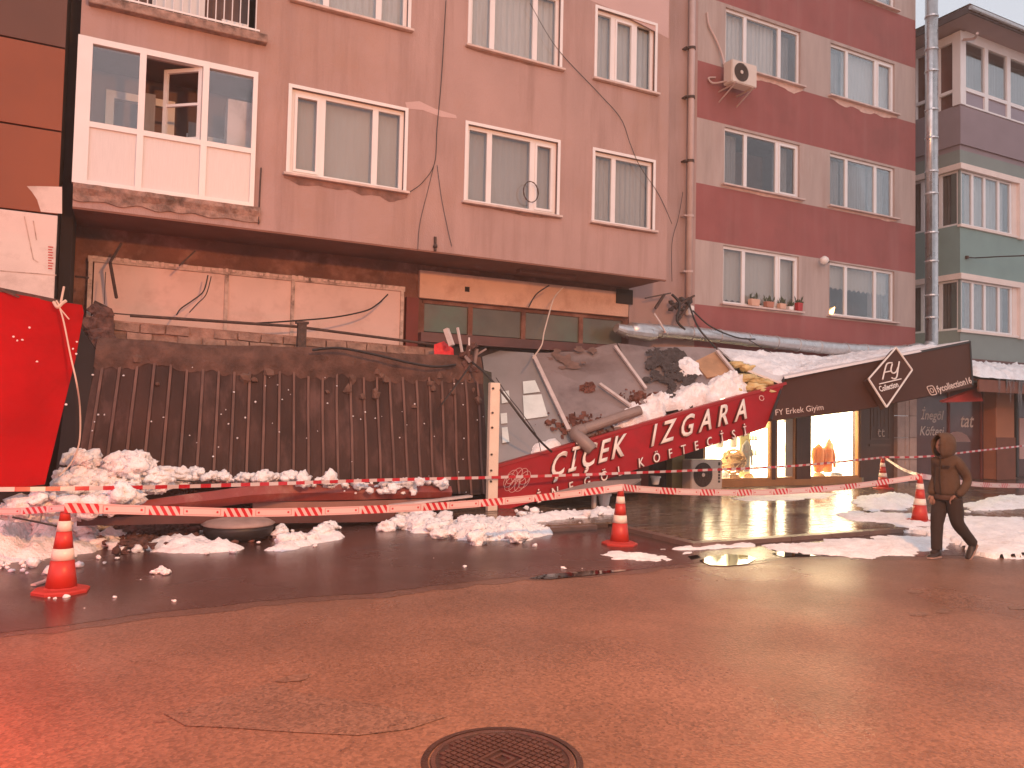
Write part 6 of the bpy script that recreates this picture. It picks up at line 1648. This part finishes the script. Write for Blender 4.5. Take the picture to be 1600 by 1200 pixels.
# parka: skinned shell with both arms
jv = [(0,0,.80), (0,0,.92), (0,-.01,1.08), (0,-.015,1.22), (0,-.02,1.31), (-.0,-.03,1.37),
      (-.145,-.02,1.27), (-.195,.05,1.04), (-.185,-.07,.87), (-.155,-.12,.83),
      (.145,-.01,1.27), (.21,.14,1.05), (.205,.0,.88), (.175,-.08,.85)]
je = [(0,1),(1,2),(2,3),(3,4),(4,5),(4,6),(6,7),(7,8),(8,9),(4,10),(10,11),(11,12),(12,13)]
jr = [(.185,.165),(.175,.155),(.165,.145),(.16,.135),(.125,.11),(.08,.075),(.075,.075),.068,.058,.048,(.075,.075),.068,.058,.048]
jk = skin_obj('parka', jv, je, jr, 'jacket', pp)
jk2 = jk.data
for v in jk2.vertices: v.co += .010*Vector((noise.noise(v.co*9), noise.noise(v.co*8+Vector((4,0,0))), noise.noise(v.co*7+Vector((0,4,0)))))
g = bmn(); lathe(g, [(.165,0),(.172,.03),(.165,.06)], (0,0,.775), 28)
for v in g.verts: v.co.y *= .92
obj('parka_hem', g, mat('dark hem', (.06,.028,.018), .9, .1, 6), pp)
g = bmn(); tube(g, spline([(.005,-.150,.83),(.0,-.165,1.05),(.0,-.16,1.22),(-.005,-.13,1.34)], 6), .006, 5); obj('zip', g, M['hoodin'], pp)
g = bmn(); obox(g, (.075,-.148,1.21), (.045,.012,0), (0,.004,0), (0,.002,.012)); obj('chest_pocket_flap', g, M['hoodin'], pp)
# hood: open shell around the head
hb = bmn(); bmesh.ops.create_uvsphere(hb, u_segments=28, v_segments=20, radius=1)
Rh = Matrix.Rotation(-.35, 3, 'Z')
dl = [v for v in hb.verts if v.co.y < -.42 and (v.co.x/.62)**2 + ((v.co.z+.02)/.80)**2 < 1]
bmesh.ops.delete(hb, geom=dl, context='VERTS')
for v in hb.verts:
    x, y, z = v.co
    if z < -.5: x *= 1.1; y *= 1.1
    if y < -.3: y -= .18
    v.co = HC + Vector((.005,.03,.0)) + Rh @ Vector((x*.125, y*.135, z*.165 + .02*max(0,y)))
    v.co += .006*Vector((noise.noise(v.co*12), noise.noise(v.co*11), noise.noise(v.co*13)))
ho = obj('hood', hb, M['jacket'], pp, smooth=True); md = ho.modifiers.new('t', 'SOLIDIFY'); md.thickness = .014; md.offset = 1
hi = bmn(); bmesh.ops.create_uvsphere(hi, u_segments=20, v_segments=14, radius=1)
bmesh.ops.delete(hi, geom=[v for v in hi.verts if v.co.y < -.1], context='VERTS')
for v in hi.verts: v.co = HC + Vector((.0,.03,0)) + Rh @ Vector((v.co.x*.112, v.co.y*.118, v.co.z*.148))
obj('hood_lining', hi, M['hoodin'], pp, smooth=True)
# hands
def hand(c, d, side, name='hand'):
    c = Vector(c); d = Vector(d).normalized(); up = Vector((0, 0, 1)); w = d.cross(up).normalized(); n2 = w.cross(d)
    v = [c, c+d*.05]; e = [(0,1)]; r = [(.026,.018),(.032,.018)]
    base = 1
    for k, (o_, L_) in enumerate(((-.028,.060),(-.010,.070),(.010,.066),(.027,.052))):
        a = c + d*.075 + w*o_; b = a + d*L_*.5 - n2*.010; f_ = b + (d*.45 - n2*.9)*L_*.5
        i0 = len(v); v += [a, b, f_]; e += [(base, i0), (i0, i0+1), (i0+1, i0+2)]; r += [.0095, .009, .007]
    i0 = len(v); a = c + d*.03 + w*side*.035; v += [a, a + d*.035 + w*side*.012 - n2*.01]; e += [(0, i0), (i0, i0+1)]; r += [.012, .009]
    skin_obj(name, v, e, r, 'skin', pp, 1)
hand((-.150,-.125,.82), (.35,-.3,-.75), 1); hand((.168,-.09,.845), (-.45,-.35,-.6), -1)
# trouser shells follow the legs, shoes
for nm, pts_, rr in (('trouser_leg', [(-.085,0,.80), (-.09,-.05,.62), (-.09,-.09,.46), (-.09,-.10,.26), (-.09,-.10,.11)], [.105,.10,.082,.072,.070]), ('trouser_leg', [(.085,0,.80), (.095,.03,.62), (.105,.06,.47), (.115,.22,.32), (.12,.36,.20)], [.105,.10,.082,.070,.065])):
    g = bmn(); s_ = spline(pts_, 6); rs_ = []
    for i in range(len(s_)):
        f_ = i/6; k = min(int(f_), len(rr)-2); rs_.append(rr[k]+(rr[k+1]-rr[k])*(f_-k) + .004*noise.noise(Vector((i*.9, pts_[0][0]*9, 0))))
    tube(g, s_, rs_, 16); obj(nm, g, M['trousers'], pp, smooth=True)
def shoe(c, yaw, pitch):
    Rm = Matrix.Rotation(yaw, 3, 'Z') @ Matrix.Rotation(pitch, 3, 'X')
    g = bmn(); prof = [(-.16,.022,.020),(-.13,.042,.038),(-.06,.048,.055),(.0,.042,.085),(.05,.040,.10),(.095,.036,.085),(.11,.02,.05)]
    rings = []
    for y, w, h in prof:
        rings.append([g.verts.new(Vector(c) + Rm @ Vector((w*math.cos(t_*math.pi/8), y, max(0.004, h*.5 + h*.5*math.sin(t_*math.pi/8))))) for t_ in range(16)])
    for i in range(len(rings)-1):
        for k in range(16): g.faces.new((rings[i][k], rings[i][(k+1)%16], rings[i+1][(k+1)%16], rings[i+1][k]))
    g.faces.new(list(reversed(rings[0]))); g.faces.new(rings[-1]); s_ = obj('shoe', g, M['shoe'], pp, smooth=True)
    g = bmn(); vs = []
    for z in (-.006, .012): vs.append([g.verts.new(Vector(c) + Rm @ Vector((w*1.05*sx, y*1.02, z))) for sx, rng in ((1, prof), (-1, prof[::-1])) for y, w, h in rng])
    n_ = len(vs[0])
    for k in range(n_): g.faces.new((vs[0][k], vs[0][(k+1)%n_], vs[1][(k+1)%n_], vs[1][k]))
    g.faces.new(list(reversed(vs[0]))); g.faces.new(vs[1]); obj('sole', g, M['shoesole'], s_)
shoe((-.09,-.13,.008), .1, 0); shoe((.12,.36,.10), 0, .8)
ft = G(1464,872,0.008)
pp.rotation_euler = (0, 0, math.radians(-90)); pp.scale = (.90,.90,.935)
pp.location = ft + Vector((.13, -.05, 0)); pp.location.z = .004
